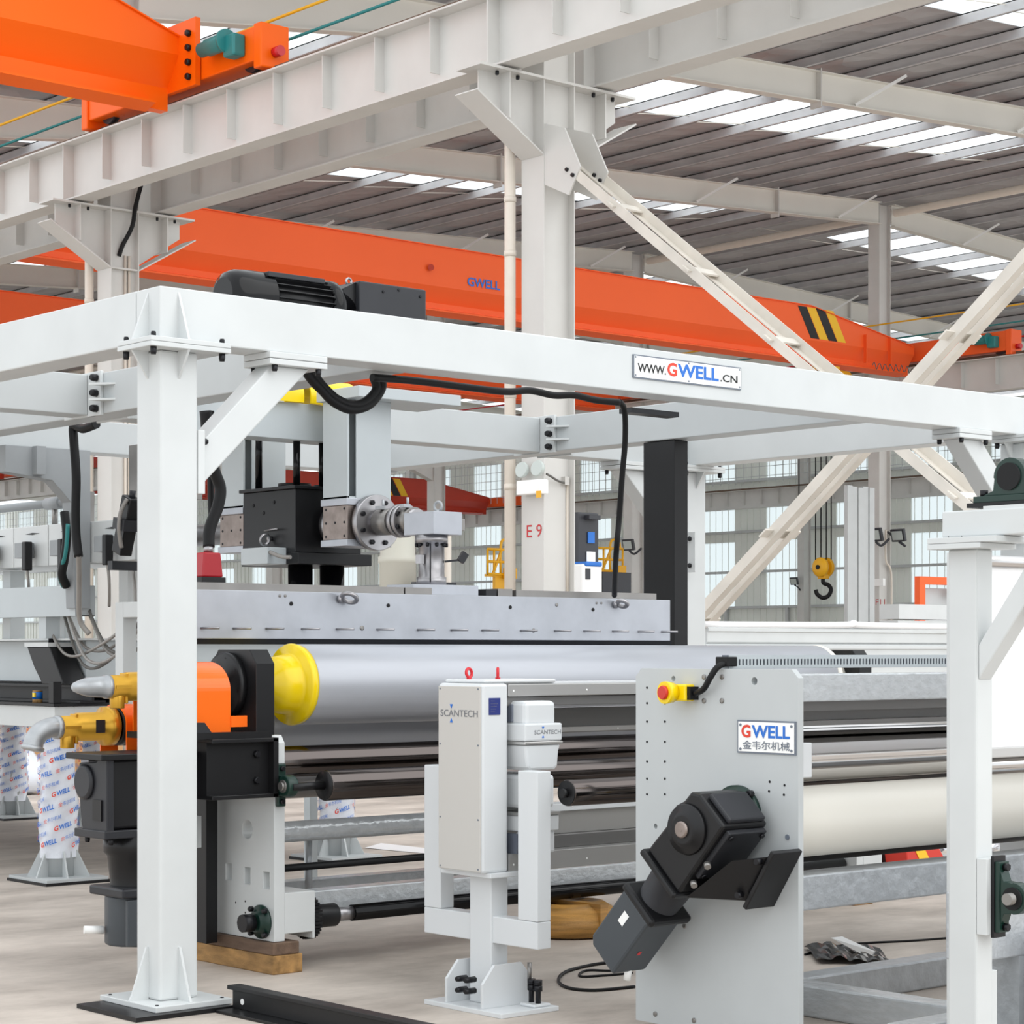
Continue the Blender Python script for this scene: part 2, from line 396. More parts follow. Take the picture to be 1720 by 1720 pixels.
# F and G row columns
for r, nm in ((2, 'steel column marked F 11 with floodlights and a white notice box'), (3, 'far steel column behind the long orange crane girder'), (4, 'distant steel column in front of the dark red crane'), (5, 'distant steel column glimpsed behind the guide rods of the black pump')):
    c = h_column(nm, FXX-.25, ROWS[r], .5, .4, ztop(FXX)-.05)
    part('bracket', MB().prism([(FXX-1.5, 8.42), (FXX-1.5, 8.1), (FXX-.25, 7.6), (FXX-.25, 8.42)], 'Y', ROWS[r]+.05, ROWS[r]+.35), 'hall_steel', c)
    if r == 2: cF11 = c
lettering('F11', 'painted_mark', 'paint_red', cF11, fX(1471, 1016, FXX-.25), (0,-1,0), (0,0,1), .33, .16, lift=.004)
part('notice_box', MB().cbox(fX(1478, 978, FXX-.3), (.1, .3, .2)), 'plate_white', cF11)
part('conduit', MB().tube([fY(1497, 1060, 38.8), fY(1497, 965, 38.8), fY(1488, 940, 38.8), fY(1488, 890, 38.8)], .03), 'pipe_cream', cF11)
for r, nm in ((4, 'column on the far wall behind the slanting brace at the right edge'), (5, 'column on the far wall with a floodlight left of the yellow hook'), (6, 'column on the far wall just left of the black guide column'), (8, 'column on the far wall behind the steel elbow block')):
    h_column(nm, GX-.25, ROWS[r]-1.42, .5, .4, 12.0)
# ---- crane runways
def runway(label, xc, y0, y1, n, z0=8.45, z1=9.32, both=False, off=0.0):
    c = thing('crane_runway_beam', label, 'beam', (xc, y0, z0), 'crane runway beams')
    part('web', MB().box(xc-.008, xc+.008, y0, y1, z0+.02, z1-.02), 'hall_steel', c)
    part('bottom_flange', MB().box(xc-.17, xc+.17, y0, y1, z0, z0+.022), 'hall_steel', c)
    part('top_flange', MB().box(xc-.22, xc+.22, y0, y1, z1-.024, z1), 'hall_steel', c)
    part('rail', MB().box(xc-.04, xc+.04, y0, y1, z1, z1+.1).box(xc-.08, xc+.08, y0, y1, z1, z1+.02), 'wood_dark', c, label='rusty dark crane rail')
    st = MB().box(-.16, -.008, -.007, .007, 0, z1-z0-.2).mesh('stiffener', material='hall_steel')
    full = MB().box(-.19, -.008, -.009, .009, -.14, z1-z0-.18).mesh('stiffener', material='hall_steel')
    yy = y0+off; k = 0
    while yy < y1 and k < n:
        col = min(abs(yy-(r+.2)) for r in ROWS) < .3
        inst('stiffener', full if col else st, c, (xc, yy, z0+.16 if not col else z0+.17)); yy += 1.1022; k += 1
    return c
rA = runway('near crane runway beam of column E 9 with vertical stiffeners and rusty rail', 16.53, 7.05, 72, 45, off=.0)
rB = runway('crane runway beam on the far side of column E 9', 18.07, 7.05, 72, 45)
rF = runway('crane runway beam on the far column row under the long orange crane', FXX-1.1, 22, 145, 110)
rG = runway('pale crane runway beam along the far wall', GX-.9, 46, 145, 60)
# ---- conductor wires beside the runways
for xc, zs, y0, where in ((17.0, (9.62, 9.95, 10.3), 7, 'above the near runway beam'), (FXX-.5, (9.9, 10.3, 10.75), 22, 'beside the far column row')):
    for z, m, cn in zip(zs, ('red', 'teal_motor', 'crane_yellow'), ('red', 'green', 'yellow')):
        solo('conductor_wire', MB().cyl((xc, y0, z), (xc, 140, z), .022, 8), m, cn+' conductor wire stretched '+where, 'wire', 'crane conductor wires')
solo('roof_drain_pipe', MB().cyl((FXX+.45, 22, 14.02), (FXX+.45, 140, 14.02), .11, 16), 'pipe_cream', 'cream drain pipe slung along the ridge above the far columns', 'pipe')
# ---- wind bracing between E9 and the next column towards the camera
def brace(label, p, q, dx=0.0):
    c = thing('wind_brace', label, 'brace', ((p[0]+q[0])/2, (p[1]+q[1])/2, min(p[2], q[2])), 'steel wind braces')
    for x in (17.08+dx, 17.52-dx):
        a, b = Vector((x, p[1], p[2])), Vector((x, q[1], q[2])); d = (b-a).normalized(); n = Vector((1,0,0)).cross(d)
        m = MB().bar(a, b, .012, .115, (1,0,0)); s = 1 if x < 17.3 else -1
        m.bar(a+Vector((s*.05,0,0))+n*.052, b+Vector((s*.05,0,0))+n*.052, .1, .012, (1,0,0)); part('angle_bar', m, 'brace_paint', c)
    L = (Vector(q)-Vector(p)).length; d = (Vector(q)-Vector(p)).normalized(); d.x = 0
    for i in range(1, int(L/1.5)+1):
        o = Vector((17.3, p[1], p[2]))+d*1.5*i
        part('batten', MB().bar(o+Vector((-.28,0,.0)), o+Vector((.28,0,0)), .12, .02, (0, d.y, d.z)), 'brace_paint', c)
    return c
b1 = brace('slanting double angle brace falling to the right from the top of column E 9', (17.3, ROWS[0]+.05, 7.62), (17.3, ROWS[0]-9.7, .35))
b2 = brace('slanting double angle brace rising to the right behind the frame', (17.3, ROWS[0]+.05, .1), (17.3, ROWS[0]-9.7, 7.7), .07)
for x in (17.08, 17.52):
    part('gusset_plate', MB().prism([(ROWS[0]+.1, 7.9), (ROWS[0]-.35, 7.75), (ROWS[0]-.62, 7.25), (ROWS[0]-.42, 6.95), (ROWS[0]+.02, 7.15)], 'X', x-.02, x+.0), 'hall_steel', b1)
    for dy, dz in ((-.4, 7.25), (-.5, 7.17)): bolt(b1, (x-.02, ROWS[0]+dy, dz), '-X', .025, .03)
# ---- far wall
WX = 77.9
wall = solo('wall_far', MB().box(WX, WX+.05, 40, 150, 0, 3.79), 'wall_sheet', None, None, kind='structure')
ribs = MB(); yy = 40.0-.28; k = 0
def rib(y0, y1, z0, z1):
    n = int(round((y1-y0)/.42))
    for j in range(n): ribs.box(WX-.035, WX, y0+j*.42, y0+j*.42+.06, z0, z1)
while yy < 150:
    rib(yy, yy+4.4, 0, 3.79)
    for z0, z1, lt in ((3.79, 7.0, 1), (7.0, 7.5, 0), (7.5, 8.6, 1), (8.6, 9.9, 0), (9.9, 12.0, 1), (12.0, 12.7, 0)):
        part('wall_panel', MB().box(WX, WX+.05, yy, yy+2.1, z0, z1), 'wall_sheet', wall); rib(yy, yy+2.1, z0, z1)
        if lt:
            part('light_panel', MB().box(WX+.01, WX+.03, yy+2.1, yy+4.4, z0, z1), 'wall_light_sheet', wall)
            for j in range(1, 6): ribs.box(WX-.01, WX+.01, yy+2.1+j*.42, yy+2.1+j*.42+.025, z0, z1)
        else: part('wall_panel', MB().box(WX, WX+.05, yy+2.1, yy+4.4, z0, z1), 'wall_sheet', wall); rib(yy+2.1, yy+4.4, z0, z1)
    yy += 4.4
part('wall_rib', ribs, 'wall_sheet', wall, kind='stuff')
for z in (3.72, 5.45, 7.42, 9.9): part('girt', MB().box(WX-.22, WX-.03, 40, 150, z, z+.12), 'girt_grey', wall)
yy = 41.0
while yy < 150:
    part('stud', MB().box(WX-.2, WX-.03, yy, yy+.16, 0, 3.72), 'girt_grey', wall); yy += 4.0
# safety mesh above the far runway
mm = MB()
for z in (9.9, 10.35, 10.8, 11.25, 11.7): mm.box(GX-1.3, GX-1.28, 46, 145, z, z+.025)
yy = 46
while yy < 145: mm.box(GX-1.3, GX-1.28, yy, yy+.02, 9.6, 11.8); yy += .5
solo('safety_mesh', mm, 'girt_grey', 'wire mesh fence above the pale runway along the far wall', 'fence')

# ---- overhead cranes
def girder(c, x0, x1, yc, z0, z1, m, taperL=0.0, taperR=0.0, wd=.55):
    h = z1-z0; hw = wd/2
    def sec(top, bot): return [(-hw, top), (hw, top), (hw, bot+h*.42), (.09, bot+h*.2), (.09, bot+.06), (-.09, bot+.06), (-.09, bot+h*.2), (-hw, bot+h*.42)]
    xs = [(x0, z1-(h*.45 if taperL else 0))]
    if taperL: xs.append((x0+taperL, z1))
    if taperR: xs.append((x1-taperR, z1))
    xs.append((x1, z1-(h*.45 if taperR else 0)))
    b = MB(); n = 8; vs = []
    for X, zt in xs: vs += [(X, yc+p[0], p[1]) for p in sec(zt, z0)]
    fs = [(k*n+i, k*n+(i+1) % n, (k+1)*n+(i+1) % n, (k+1)*n+i) for k in range(len(xs)-1) for i in range(n)]
    fs += [tuple(range(n))[::-1], tuple((len(xs)-1)*n+i for i in range(n))]
    b.add(vs, fs); part('box_girder', b, m, c)
    part('bottom_flange', MB().prism([(yc-.26, z0+.1), (yc-.26, z0+.13), (yc, z0+.2), (yc+.26, z0+.13), (yc+.26, z0+.1), (yc, z0+.02)], 'X', x0+.3, x1-.3), m, c)
    tf = MB()
    for (a, za), (d, zd) in zip(xs[:-1], xs[1:]): tf.prism([(a, za), (d, zd), (d, zd+.02), (a, za+.02)], 'Y', yc-hw-.04, yc+hw+.04)
    part('top_flange', tf, m, c)
def carriage(c, xc, y0, y1, m, mot=True, z0=9.38, zh=.62):
    part('end_carriage', MB().box(xc-.2, xc+.2, y0, y1, z0+.1, z0+zh), m, c, .02)
    for yy in (y0, y1-.12): part('end_plate', MB().box(xc-.23, xc+.23, yy-.03, yy+.15, z0-.02, z0+zh+.02), m, c, .02)
    for yy in (y0+.45, y1-.45): part('wheel', MB().cyl((xc-.05, yy, z0+.22), (xc+.05, yy, z0+.22), .2, 24), 'charcoal', c)
    part('buffer', MB().cyl((xc, y0-.03, z0+.2), (xc, y0-.17, z0+.2), .07), 'red', c)
    if mot:
        g = part('drive_gearbox', MB().cbox((xc-.3, y0+.5, z0+.34), (.2, .26, .3)), 'teal_motor', c, .03)
        part('drive_motor', MB().lathe((xc-.36, y0+.6, z0+.42), (0,1,0), [(0,.1),(.12,.12),(.42,.12),(.44,.1),(.6,.1)], 20), 'teal_motor', g)
        part('motor_flange', MB().cyl((xc-.36, y0+.57, z0+.42), (xc-.36, y0+.62, z0+.42), .16), 'teal_motor', g)
# near crane, its end rests on the near runway
c1 = thing('overhead_crane', 'bright orange overhead crane at upper left riding the near runway', 'crane', (16.5, 25.5, 9.4), 'overhead cranes')
girder(c1, 3.5, 16.2, 26.0, 9.12, 11.0, 'orange', taperR=2.6, wd=.75)
part('joint_plate', MB().box(16.2, 16.28, 25.2, 26.6, 9.42, 10.35), 'orange', c1)
carriage(c1, 16.5, 23.75, 28.4, 'orange', z0=9.4, zh=.56)
for z in (9.55, 9.75, 9.95, 10.15): bolt(c1, (16.2, 25.35, z), '-X', .05, .06)
# long crane right behind the frame
c2 = thing('overhead_crane', 'long bright orange overhead crane behind column E 9 with blue lettering', 'crane', (33, 37, 9.4), 'overhead cranes')
girder(c2, 18.4, FXX-1.5, 36.9, 8.98, 10.48, 'orange_red', taperL=3, taperR=4.2, wd=.6)
carriage(c2, FXX-1.1, 33.6, 38.2, 'orange_red', z0=9.35)
carriage(c2, 18.07, 34.6, 39.2, 'orange_red', mot=False, z0=9.35)
for X, mm in ((41.6, 'ink_black'), (41.95, 'stripe_yellow'), (42.3, 'ink_black'), (42.65, 'stripe_yellow')):
    part('hazard_stripe', MB().prism([(X, 10.44), (X+.33, 10.44), (X+.83, 9.66), (X+.5, 9.66)], 'Y', 36.592, 36.6), mm, c2)
lettering('GWELL', 'lettering', 'ink_blue', c2, fY(785, 474, 36.595)-Vector((0,0,.08)), (1,0,0), (0,0,1), .95, .2, .02, .01)
for X in (44.2, 45.2): part('stiffener', MB().box(X, X+.03, 36.5, 36.6, 9.2, 9.95), 'orange_red', c2)
part('spring_cable', MB().tube([(44.2+.08*i, 36.3, 9.12+.1*math.sin(i*2.2)) for i in range(22)], .012, 6, 3), 'rubber_grey', c2)
part('cable_clip', MB().cyl(fY(724, 449, 36.58), fY(724, 449, 36.5), .07, 12), 'dark_red', c2)
c3 = thing('overhead_crane', 'second orange overhead crane partly hidden below and behind the long one', 'crane', (33, 48, 9.4), 'overhead cranes')
girder(c3, 18.4, FXX-1.5, 48.3, 8.98, 10.45, 'orange_red', taperL=3, taperR=4.2, wd=.6)
carriage(c3, FXX-1.1, 45.6, 50.2, 'orange_red', z0=9.35); carriage(c3, 18.07, 45.6, 50.2, 'orange_red', mot=False, z0=9.35)
c4 = thing('overhead_crane', 'distant dark red overhead crane with hazard stripes beyond the elbow block', 'crane', (62, 89, 9.4), 'overhead cranes')
girder(c4, FXX+1, GX-1.3, 89.0, 9.0, 10.7, 'dark_red', taperR=4.5, wd=.7)
carriage(c4, GX-.9, 85.2, 90.6, 'orange_red', mot=False, z0=9.35)
for X, mm in ((67.6, 'ink_black'), (68.1, 'stripe_yellow'), (68.6, 'ink_black'), (69.1, 'stripe_yellow')):
    part('hazard_stripe', MB().prism([(X, 10.65), (X+.45, 10.65), (X+1.0, 9.75), (X+.55, 9.75)], 'Y', 88.64, 88.65), mm, c4)
c5 = thing('overhead_crane', 'far red end carriage of a crane at the left edge under the frame', 'crane', (46.7, 84, 9.4), 'overhead cranes')
girder(c5, FXX-8, FXX-1.4, 88.0, 9.3, 10.5, 'dark_red', taperR=3); carriage(c5, FXX-1.1, 82, 90, 'orange_red', mot=False)
# hook block of another crane
hk = fY(1383, 953, 36.9); hz = hk.z
h = thing('crane_hook', 'yellow pulley block with black hook hanging on wire ropes', 'crane hook', hk, None)
for s in (-1, 1): part('sheave_cover', MB().lathe((hk.x+s*.11, hk.y, hz), (s,0,0), [(-.05,.24),(.02,.26),(.08,.22),(.1,.1)], 28), 'crane_yellow', h)
part('sheave_block', MB().box(hk.x-.1, hk.x+.1, hk.y-.12, hk.y+.12, hz-.3, hz+.2), 'crane_yellow', h, .02)
part('axle_cap', MB().cyl((hk.x-.24, hk.y, hz), (hk.x-.2, hk.y, hz), .06, 12), 'rubber', h)
hp = [(0,-.25), (0,-.4), (.13,-.46), (.2,-.58), (.13,-.74), (-.02,-.79), (-.16,-.7), (-.2,-.58)]
part('hook', MB().tube([(hk.x+p[0]*.75, hk.y-p[0]*.65, hz+p[1]) for p in hp], .055, 12), 'rubber', h)
for dx in (-.16, -.05, .06, .16): part('wire_rope', MB().cyl((hk.x+dx, hk.y-dx*.8, hz+.1), (hk.x+dx, hk.y-dx*.8, 8.75), .016, 6), 'rubber', h)
part('hoist', MB().cyl((hk.x-.5, hk.y-.35, 8.72), (hk.x+.5, hk.y-.35, 8.72), .2).box(hk.x-.3, hk.x+.3, hk.y-.3, hk.y+.3, 8.8, 9.02), 'crane_yellow', h)
q = fY(1342, 880, 36.6); part('pendant_cable', MB().cyl(q, (q.x, q.y, 8.8), .016, 6), 'rubber', h)
part('trolley_bar', MB().box(q.x-.2, hk.x, q.y-.04, q.y+.04, 8.78, 8.84), 'charcoal', h)

# ================================================================ PORTAL FRAME OVER THE MACHINE
Z0, Z1 = 3.0, 3.24
fr = thing('portal_frame', 'tall white box section portal frame with nameplate spanning the line', 'frame', (8.4, 8.37, 0))
def tub(name, x0, x1, y0, y1, z0=Z0, z1=Z1, m='white_paint', p=None, b=.006): return part(name, MB().box(x0, x1, y0, y1, z0, z1), m, p or fr, b)
beams = {}
beams['front'] = tub('beam', 5.13, 11.8, 8.27, 8.47)
tub('beam', 5.13, 5.33, 8.475, 13.3)
tub('beam', 11.6, 11.8, 8.475, 11.5)
tub('beam', 6.48, 6.68, 8.475, 13.095, m='grey_and_shaded_white'); tub('beam', 10.06, 10.26, 8.475, 13.095, m='grey_and_shaded_white')  # cross and rear beams: weaker light on them is put into a greyer colour
for x0, x1 in ((5.335, 6.46), (6.70, 10.04), ): tub('beam', x0, x1, 11.21, 11.41, m='grey_and_shaded_white')
tub('beam', 10.28, 11.595, 11.3, 11.5, m='grey_and_shaded_white')
for x0, x1 in ((5.335, 10.26),): tub('beam', x0, x1, 13.1, 13.3, z0=2.98, z1=3.2, m='grey_and_shaded_white')
# bolted flange joints of the cross beams
for X, s in ((6.48, -1), (6.68, 1), (10.06, -1), (10.26, 1)):
    a, b = (X-.02, X) if s < 0 else (X, X+.02)
    part('joint_plate', MB().box(a, b, 11.13, 11.49, 2.99, 3.25), 'white_paint', fr, .003)
for X in (6.48, 10.06):
    part('joint_plate', MB().box(X-.022, X-.001, 11.06, 11.21, 2.99, 3.25), 'white_paint', fr, .003)
    for z in (3.03, 3.12, 3.21): bolt(fr, (X-.02, 11.1, z), '-X', .022, .045)
    for z in (3.075, 3.165): part('gusset', MB().prism([(X, 11.06), (X-.1, 11.06), (X, 10.93)], 'Z', z-.006, z+.006), 'white_paint', fr)
def post(x0, y0, full=True):
    p = part('post', MB().box(x0, x0+.2, y0, y0+.2, .045, 2.955), 'white_paint', fr, .012)
    cx, cy = x0+.1, y0+.1
    part('base_plate', MB().box(cx-.2, cx+.2, cy-.23, cy+.25, .02, .045), 'white_paint', fr, .003)
    part('shim_plate', MB().box(cx-.33, cx+.18, cy-.28, cy+.23, 0, .02), 'black_paint', fr)
    part('cap_plate', MB().box(cx-.2, cx+.22, cy-.19, cy+.1, 2.955, 2.977), 'white_paint', fr, .003)
    part('cap_plate', MB().box(cx-.2, cx+.22, cy-.19, cy+.1, 2.978, 3.0), 'white_paint', fr, .003)
    if not full: return
    t = .006
    part('gusset', MB().prism([(x0, .045), (x0-.1, .045), (x0-.085, .07), (x0-.01, .28), (x0, .28)], 'Y', cy-t, cy+t), 'white_paint', fr)
    part('gusset', MB().prism([(y0, .045), (y0-.1, .045), (y0-.085, .07), (y0-.01, .28), (y0, .28)], 'X', cx-t, cx+t), 'white_paint', fr)
    part('gusset', MB().prism([(x0, 2.955), (x0-.085, 2.955), (x0, 2.83)], 'Y', cy-t, cy+t), 'white_paint', fr)
    part('gusset', MB().prism([(y0, 2.955), (y0-.085, 2.955), (y0, 2.83)], 'X', cx-t, cx+t), 'white_paint', fr)
    part('gusset', MB().prism([(x0, 3.0), (x0-.085, 3.0), (x0, 3.22)], 'Y', cy-t, cy+t), 'white_paint', fr)
    part('gusset', MB().prism([(y0, 3.0), (y0-.085, 3.0), (y0, 3.22)], 'X', cx-t, cx+t), 'white_paint', fr)
    for dx, dy in ((-.17, -.16), (.19, -.16), (-.17, .07)):
        bolt(fr, (cx+dx, cy+dy, 3.0), 'Z', .013, .022); bolt(fr, (cx+dx, cy+dy, 2.955), '-Z', .016, .035)
    for dx, dy in ((-.17, -.19), (.17, -.19), (-.17, .21)): bolt(fr, (cx+dx, cy+dy, .045), 'Z', .009, .004)
post(5.13, 8.27); post(11.6, 8.27); post(11.6, 11.3, True); post(5.13, 13.1, False)
def corner_brace(xp, y0, s, zlo=2.36):
    yc = y0+.1
    part('brace', MB().prism([(xp+s*.04, zlo), (xp+s*.04, zlo+.2), (xp+s*.42, 2.94), (xp+s*.64, 2.94)], 'Y', yc-.07, yc+.07), 'white_paint', fr, .008)
    part('brace_plate', MB().box(*sorted((xp+s*.002, xp+s*.04)), yc-.1, yc+.1, zlo-.04, zlo+.25), 'white_paint', fr, .004)
    part('brace_plate', MB().box(*sorted((xp+s*.38, xp+s*.71)), yc-.12, yc+.1, 2.94, 2.968), 'white_paint', fr, .004)
    part('brace_plate', MB().box(*sorted((xp+s*.38, xp+s*.71)), yc-.12, yc+.1, 2.97, 3.0), 'white_paint', fr, .004)
    for dx in (.42, .67):
        for dy in (-.1, .07): bolt(fr, (xp+s*dx, yc+dy, 2.94), '-Z', .015, .03)
    bolt(fr, (xp+s*.04, yc-.085, zlo+.2), 'X' if s > 0 else '-X', .015, .02)
corner_brace(5.33, 8.27, 1); corner_brace(11.6, 8.27, -1); corner_brace(11.6, 11.3, -1); corner_brace(5.33, 13.1, 1)
part('brace_plate', MB().box(11.58, 11.599, 11.2, 11.3, 2.2, 2.5), 'white_paint', fr); 
for z in (2.25, 2.45): bolt(fr, (11.58, 11.25, z), '-X', .018, .02)
# hanger bracket behind (grey C shaped plate with a chamfered corner, shading put into its darker tone)
part('hanger_bracket', MB().prism([(6.85, 2.98), (7.49, 2.98), (7.49, 1.9), (7.37, 1.9), (7.34, 2.62), (7.2, 2.76), (6.85, 2.8)], 'Y', 12.96, 13.08), 'mid_grey_paint', fr, .004)
part('hanger_rib', MB().box(7.05, 7.12, 12.9, 12.96, 2.79, 2.98), 'mid_grey_paint', fr)
# nameplate on the front beam
pl = part('nameplate', MB().box(8.07, 8.915, 8.262, 8.27, 3.074, 3.2), 'frame_grey', fr)
part('plate_face', MB().box(8.077, 8.908, 8.2605, 8.262, 3.081, 3.193), 'plate_white', pl)
zz = 3.108
lettering('WWW.', 'lettering', 'ink_black', pl, (8.1, 8.2605, zz), (1,0,0), (0,0,1), .215, .047, .022)
lettering('G', 'lettering', 'ink_red', pl, (8.325, 8.2605, zz-.003), (1,0,0), (0,0,1), .075, .074, .03)
lettering('WELL', 'lettering', 'ink_blue', pl, (8.405, 8.2605, zz-.001), (1,0,0), (0,0,1), .325, .072, .03)
lettering('.CN', 'lettering', 'ink_black', pl, (8.742, 8.2605, zz), (1,0,0), (0,0,1), .14, .042, .022)
for x in (8.085, 8.4925, 8.9):
    for z in (3.089, 3.186): part('rivet', MB().cyl((x, 8.26, z), (x, 8.262, z), .006, 8), 'frame_grey', pl)
# trolley beam and small bearings under the cross beams
part('cable_bundle', MB().tube([fY(625, 634, 8.5), fY(700, 640, 8.55), fY(780, 650, 8.6), fY(850, 658, 8.65), fY(890, 656, 8.68), fY(930, 664, 8.7), fY(965, 664, 8.7), fY(1000, 672, 8.72), fY(1040, 676, 8.72)], .019, 10), 'rubber', fr)
part('cable_drop', MB().tube([fY(1040, 674, 8.72), fY(1049, 690, 8.75), fY(1050, 740, 8.8), fY(1045, 800, 8.85), fY(1040, 870, 8.9), fY(1035, 930, 8.95), fY(1032, 1000, 9.3)], .017, 10), 'rubber', fr)
for pts in ([(642,636),(640,655),(620,680),(590,688),(560,675),(540,655),(525,640),(510,618),(505,600)], [(628,634),(632,655),(612,676),(590,680),(565,670),(548,655),(535,640),(520,618),(515,600)]):
    part('cable_loop', MB().tube([fY(a, b, 8.75) for a, b in pts], .024, 10), 'rubber', fr)
part('slide_block', MB().box(*sorted((fY(1040,0,8.9).x, fY(1120,0,8.9).x)), 8.8, 8.9, 2.97, 2.999), 'charcoal', fr)
part('cable', MB().tube([fX(162, 712, 7.0), fX(140, 720, 7.0), fX(124, 716, 7.0), fX(124, 740, 7.0), fX(128, 800, 7.0), fX(127, 860, 7.0), fX(128, 900, 7.0), fX(132, 935, 7.0)], .03, 10), 'rubber', fr, label='black corrugated hose hanging from the cross beam')

# ---- black geared motor lying on the frame
mo = thing('geared_motor', 'black geared motor lying on top of the front beam', 'motor', (6.4, 8.78, 3.24))
yc, zc = 8.78, 3.335
part('fan_cover', MB().lathe((5.8, yc, zc), (1,0,0), [(0,.085),(.012,.11),(.05,.128),(.12,.134),(.24,.134)], 36, False).lathe((5.8, yc, zc), (1,0,0), [(0,.085),(.02,.08),(.03,.02)], 36), 'gloss_black', mo)
part('motor_body', MB().lathe((6.03, yc, zc), (1,0,0), [(0,.112),(.36,.112)], 36), 'black_paint', mo)
fin = MB()
for i in range(24):
    th = 2*math.pi*i/24; fin.bar((6.04, yc+.12*math.cos(th), zc+.12*math.sin(th)), (6.38, yc+.12*math.cos(th), zc+.12*math.sin(th)), .005, .03, (0, -math.sin(th), math.cos(th)))
part('cooling_fins', fin, 'black_paint', mo)
part('terminal_strip', MB().box(6.0, 6.34, yc-.1, yc+.1, zc+.1, zc+.125), 'charcoal', mo, .004)
part('motor_flange', MB().lathe((6.38, yc, zc), (1,0,0), [(0,.11),(.02,.135),(.06,.135),(.08,.12),(.15,.1)], 36), 'gloss_black', mo)
gb = part('gearbox', MB().box(6.53, 6.96, yc-.13, yc+.15, 3.242, 3.47), 'charcoal', mo, .008)
part('gearbox_neck', MB().prism([(6.45, zc-.08), (6.45, zc+.09), (6.53, zc+.13), (6.53, zc-.1)], 'Y', yc-.1, yc+.12), 'black_paint', mo)
part('lifting_eye', MB().torus((6.56, yc, 3.485), (0,1,0), .016, .006, 16, 8), 'steel', mo)
part('foot', MB().box(6.0, 6.9, yc-.14, yc+.14, 3.24, 3.246), 'black_paint', mo)
for x, z in ((6.68, 3.43), (6.92, 3.43), (6.78, 3.475)): bolt(mo, (x, yc-.13, min(z, 3.45)), '-Y', .008, .006)

# ================================================================ ROLL STAND
rs = thing('roll_stand', 'calender roll stand with big grey roll, yellow end cap and white side plates', 'machine', (8.4, 9.1, 0))
R1 = (9.1, 1.437); R2 = (9.5, 1.232); RR = .208
def roll(x0, x1, y, z, r, m, name='roll', parent=rs, ch=.004, n=48): return part(name, MB().lathe((x0, y, z), (1,0,0), [(0, r-ch), (ch, r), (x1-x0-ch, r), (x1-x0, r-ch)], n), m, parent)
ra = roll(6.46, 10.5, R1[0], R1[1], RR, 'roll_grey')
part('end_cap', MB().lathe((6.46, R1[0], R1[1]), (-1,0,0), [(0,.206),(.03,.212),(.045,.205),(.05,.165),(.07,.155),(.1,.15),(.16,.14),(.2,.07),(.32,.065)], 48), 'yellow', ra)
part('end_cap', MB().lathe((10.5, R1[0], R1[1]), (1,0,0), [(0,.206),(.03,.212),(.045,.205),(.06,.15),(.2,.12),(.34,.07)], 40), 'rubber_white', ra)
rb = roll(6.46, 10.5, R2[0], R2[1], RR, 'roll_grey')
part('end_cap', MB().lathe((6.46, R2[0], R2[1]), (-1,0,0), [(0,.206),(.03,.212),(.05,.16),(.2,.07),(.6,.065)], 40), 'yellow', rb)
# side plates with openings
def rect(cy, cz, wy, hz): return [(cy-wy/2, cz-hz/2), (cy+wy/2, cz-hz/2), (cy+wy/2, cz+hz/2), (cy-wy/2, cz+hz/2)]
def hole(px, py, X): p = fX(px, py, X); return p.y, p.z
holes = [circ(*hole(415, 1393, 6.15), .048)]+[rect(*hole(a, b, 6.15), .055, .085) for a, b in ((384, 1464), (415, 1471), (447, 1479))]
outl = [(8.85, .4), (8.85, 1.15), (8.88, 1.19), (10.0, 1.19), (10.0, .16), (8.85, .16)]
for x0, lab in ((6.15, None), (10.62, None)):
    sp = part('side_plate', MB().prism(outl, 'X', x0, x0+.065, holes), 'white_paint', rs, .003)
    fo = part('foot_block', MB().prism([(x0+.066, .4), (x0+.25, .4), (x0+.25, .16), (x0+.235, .16), (x0+.235, .195), (x0+.066, .195)], 'Y', 8.85, 9.35), 'white_paint', rs, .003)
for a, b in ((396, 1516), (412, 1514), (412, 1533), (412, 1553)):
    p = fX(a, b, 6.15); bolt(rs, (6.151, p.y, p.z), '-X', .006, .002, name='tapped_hole')
# bearing housings
def housing(x0, x1, yc, zc, hy, z0, htop):
    return MB().prism([(yc-hy, z0), (yc-hy, zc+htop-.07), (yc-hy+.06, zc+htop), (yc+hy-.06, zc+htop), (yc+hy, zc+htop-.07), (yc+hy, z0)], 'X', x0, x1)
for x0, x1 in ((6.05, 6.16), (10.66, 10.78)):
    hb = part('bearing_housing', housing(x0, x1, 9.06, R1[1], .2, 1.192, .18), 'black_paint', rs, .004)
    s = -1 if x0 < 8 else 1
    part('bearing_cover', MB().lathe((x0 if s < 0 else x1, R1[0], R1[1]), (s,0,0), [(0,.165),(.035,.165),(.04,.155),(.045,.06),(.06,.055)], 40), 'black_paint', hb)
    if s < 0:
        for i in range(8):
            th = math.pi/4*i+.2; bolt(hb, (x0-.035, R1[0]+.135*math.cos(th), R1[1]+.135*math.sin(th)), '-X', .012, .006, 'rubber', 'bolt')
part('bearing_housing', housing(6.05, 6.16, 9.62, R2[1], .16, 1.0, .2), 'black_paint', rs, .004)
part('roll_journal', MB().cyl((5.75, R1[0], R1[1]), (6.2, R1[0], R1[1]), .055), 'dull_steel', rs)
part('roll_journal', MB().cyl((5.55, R2[0], R2[1]), (6.2, R2[0], R2[1]), .058), 'raw_steel', rs)
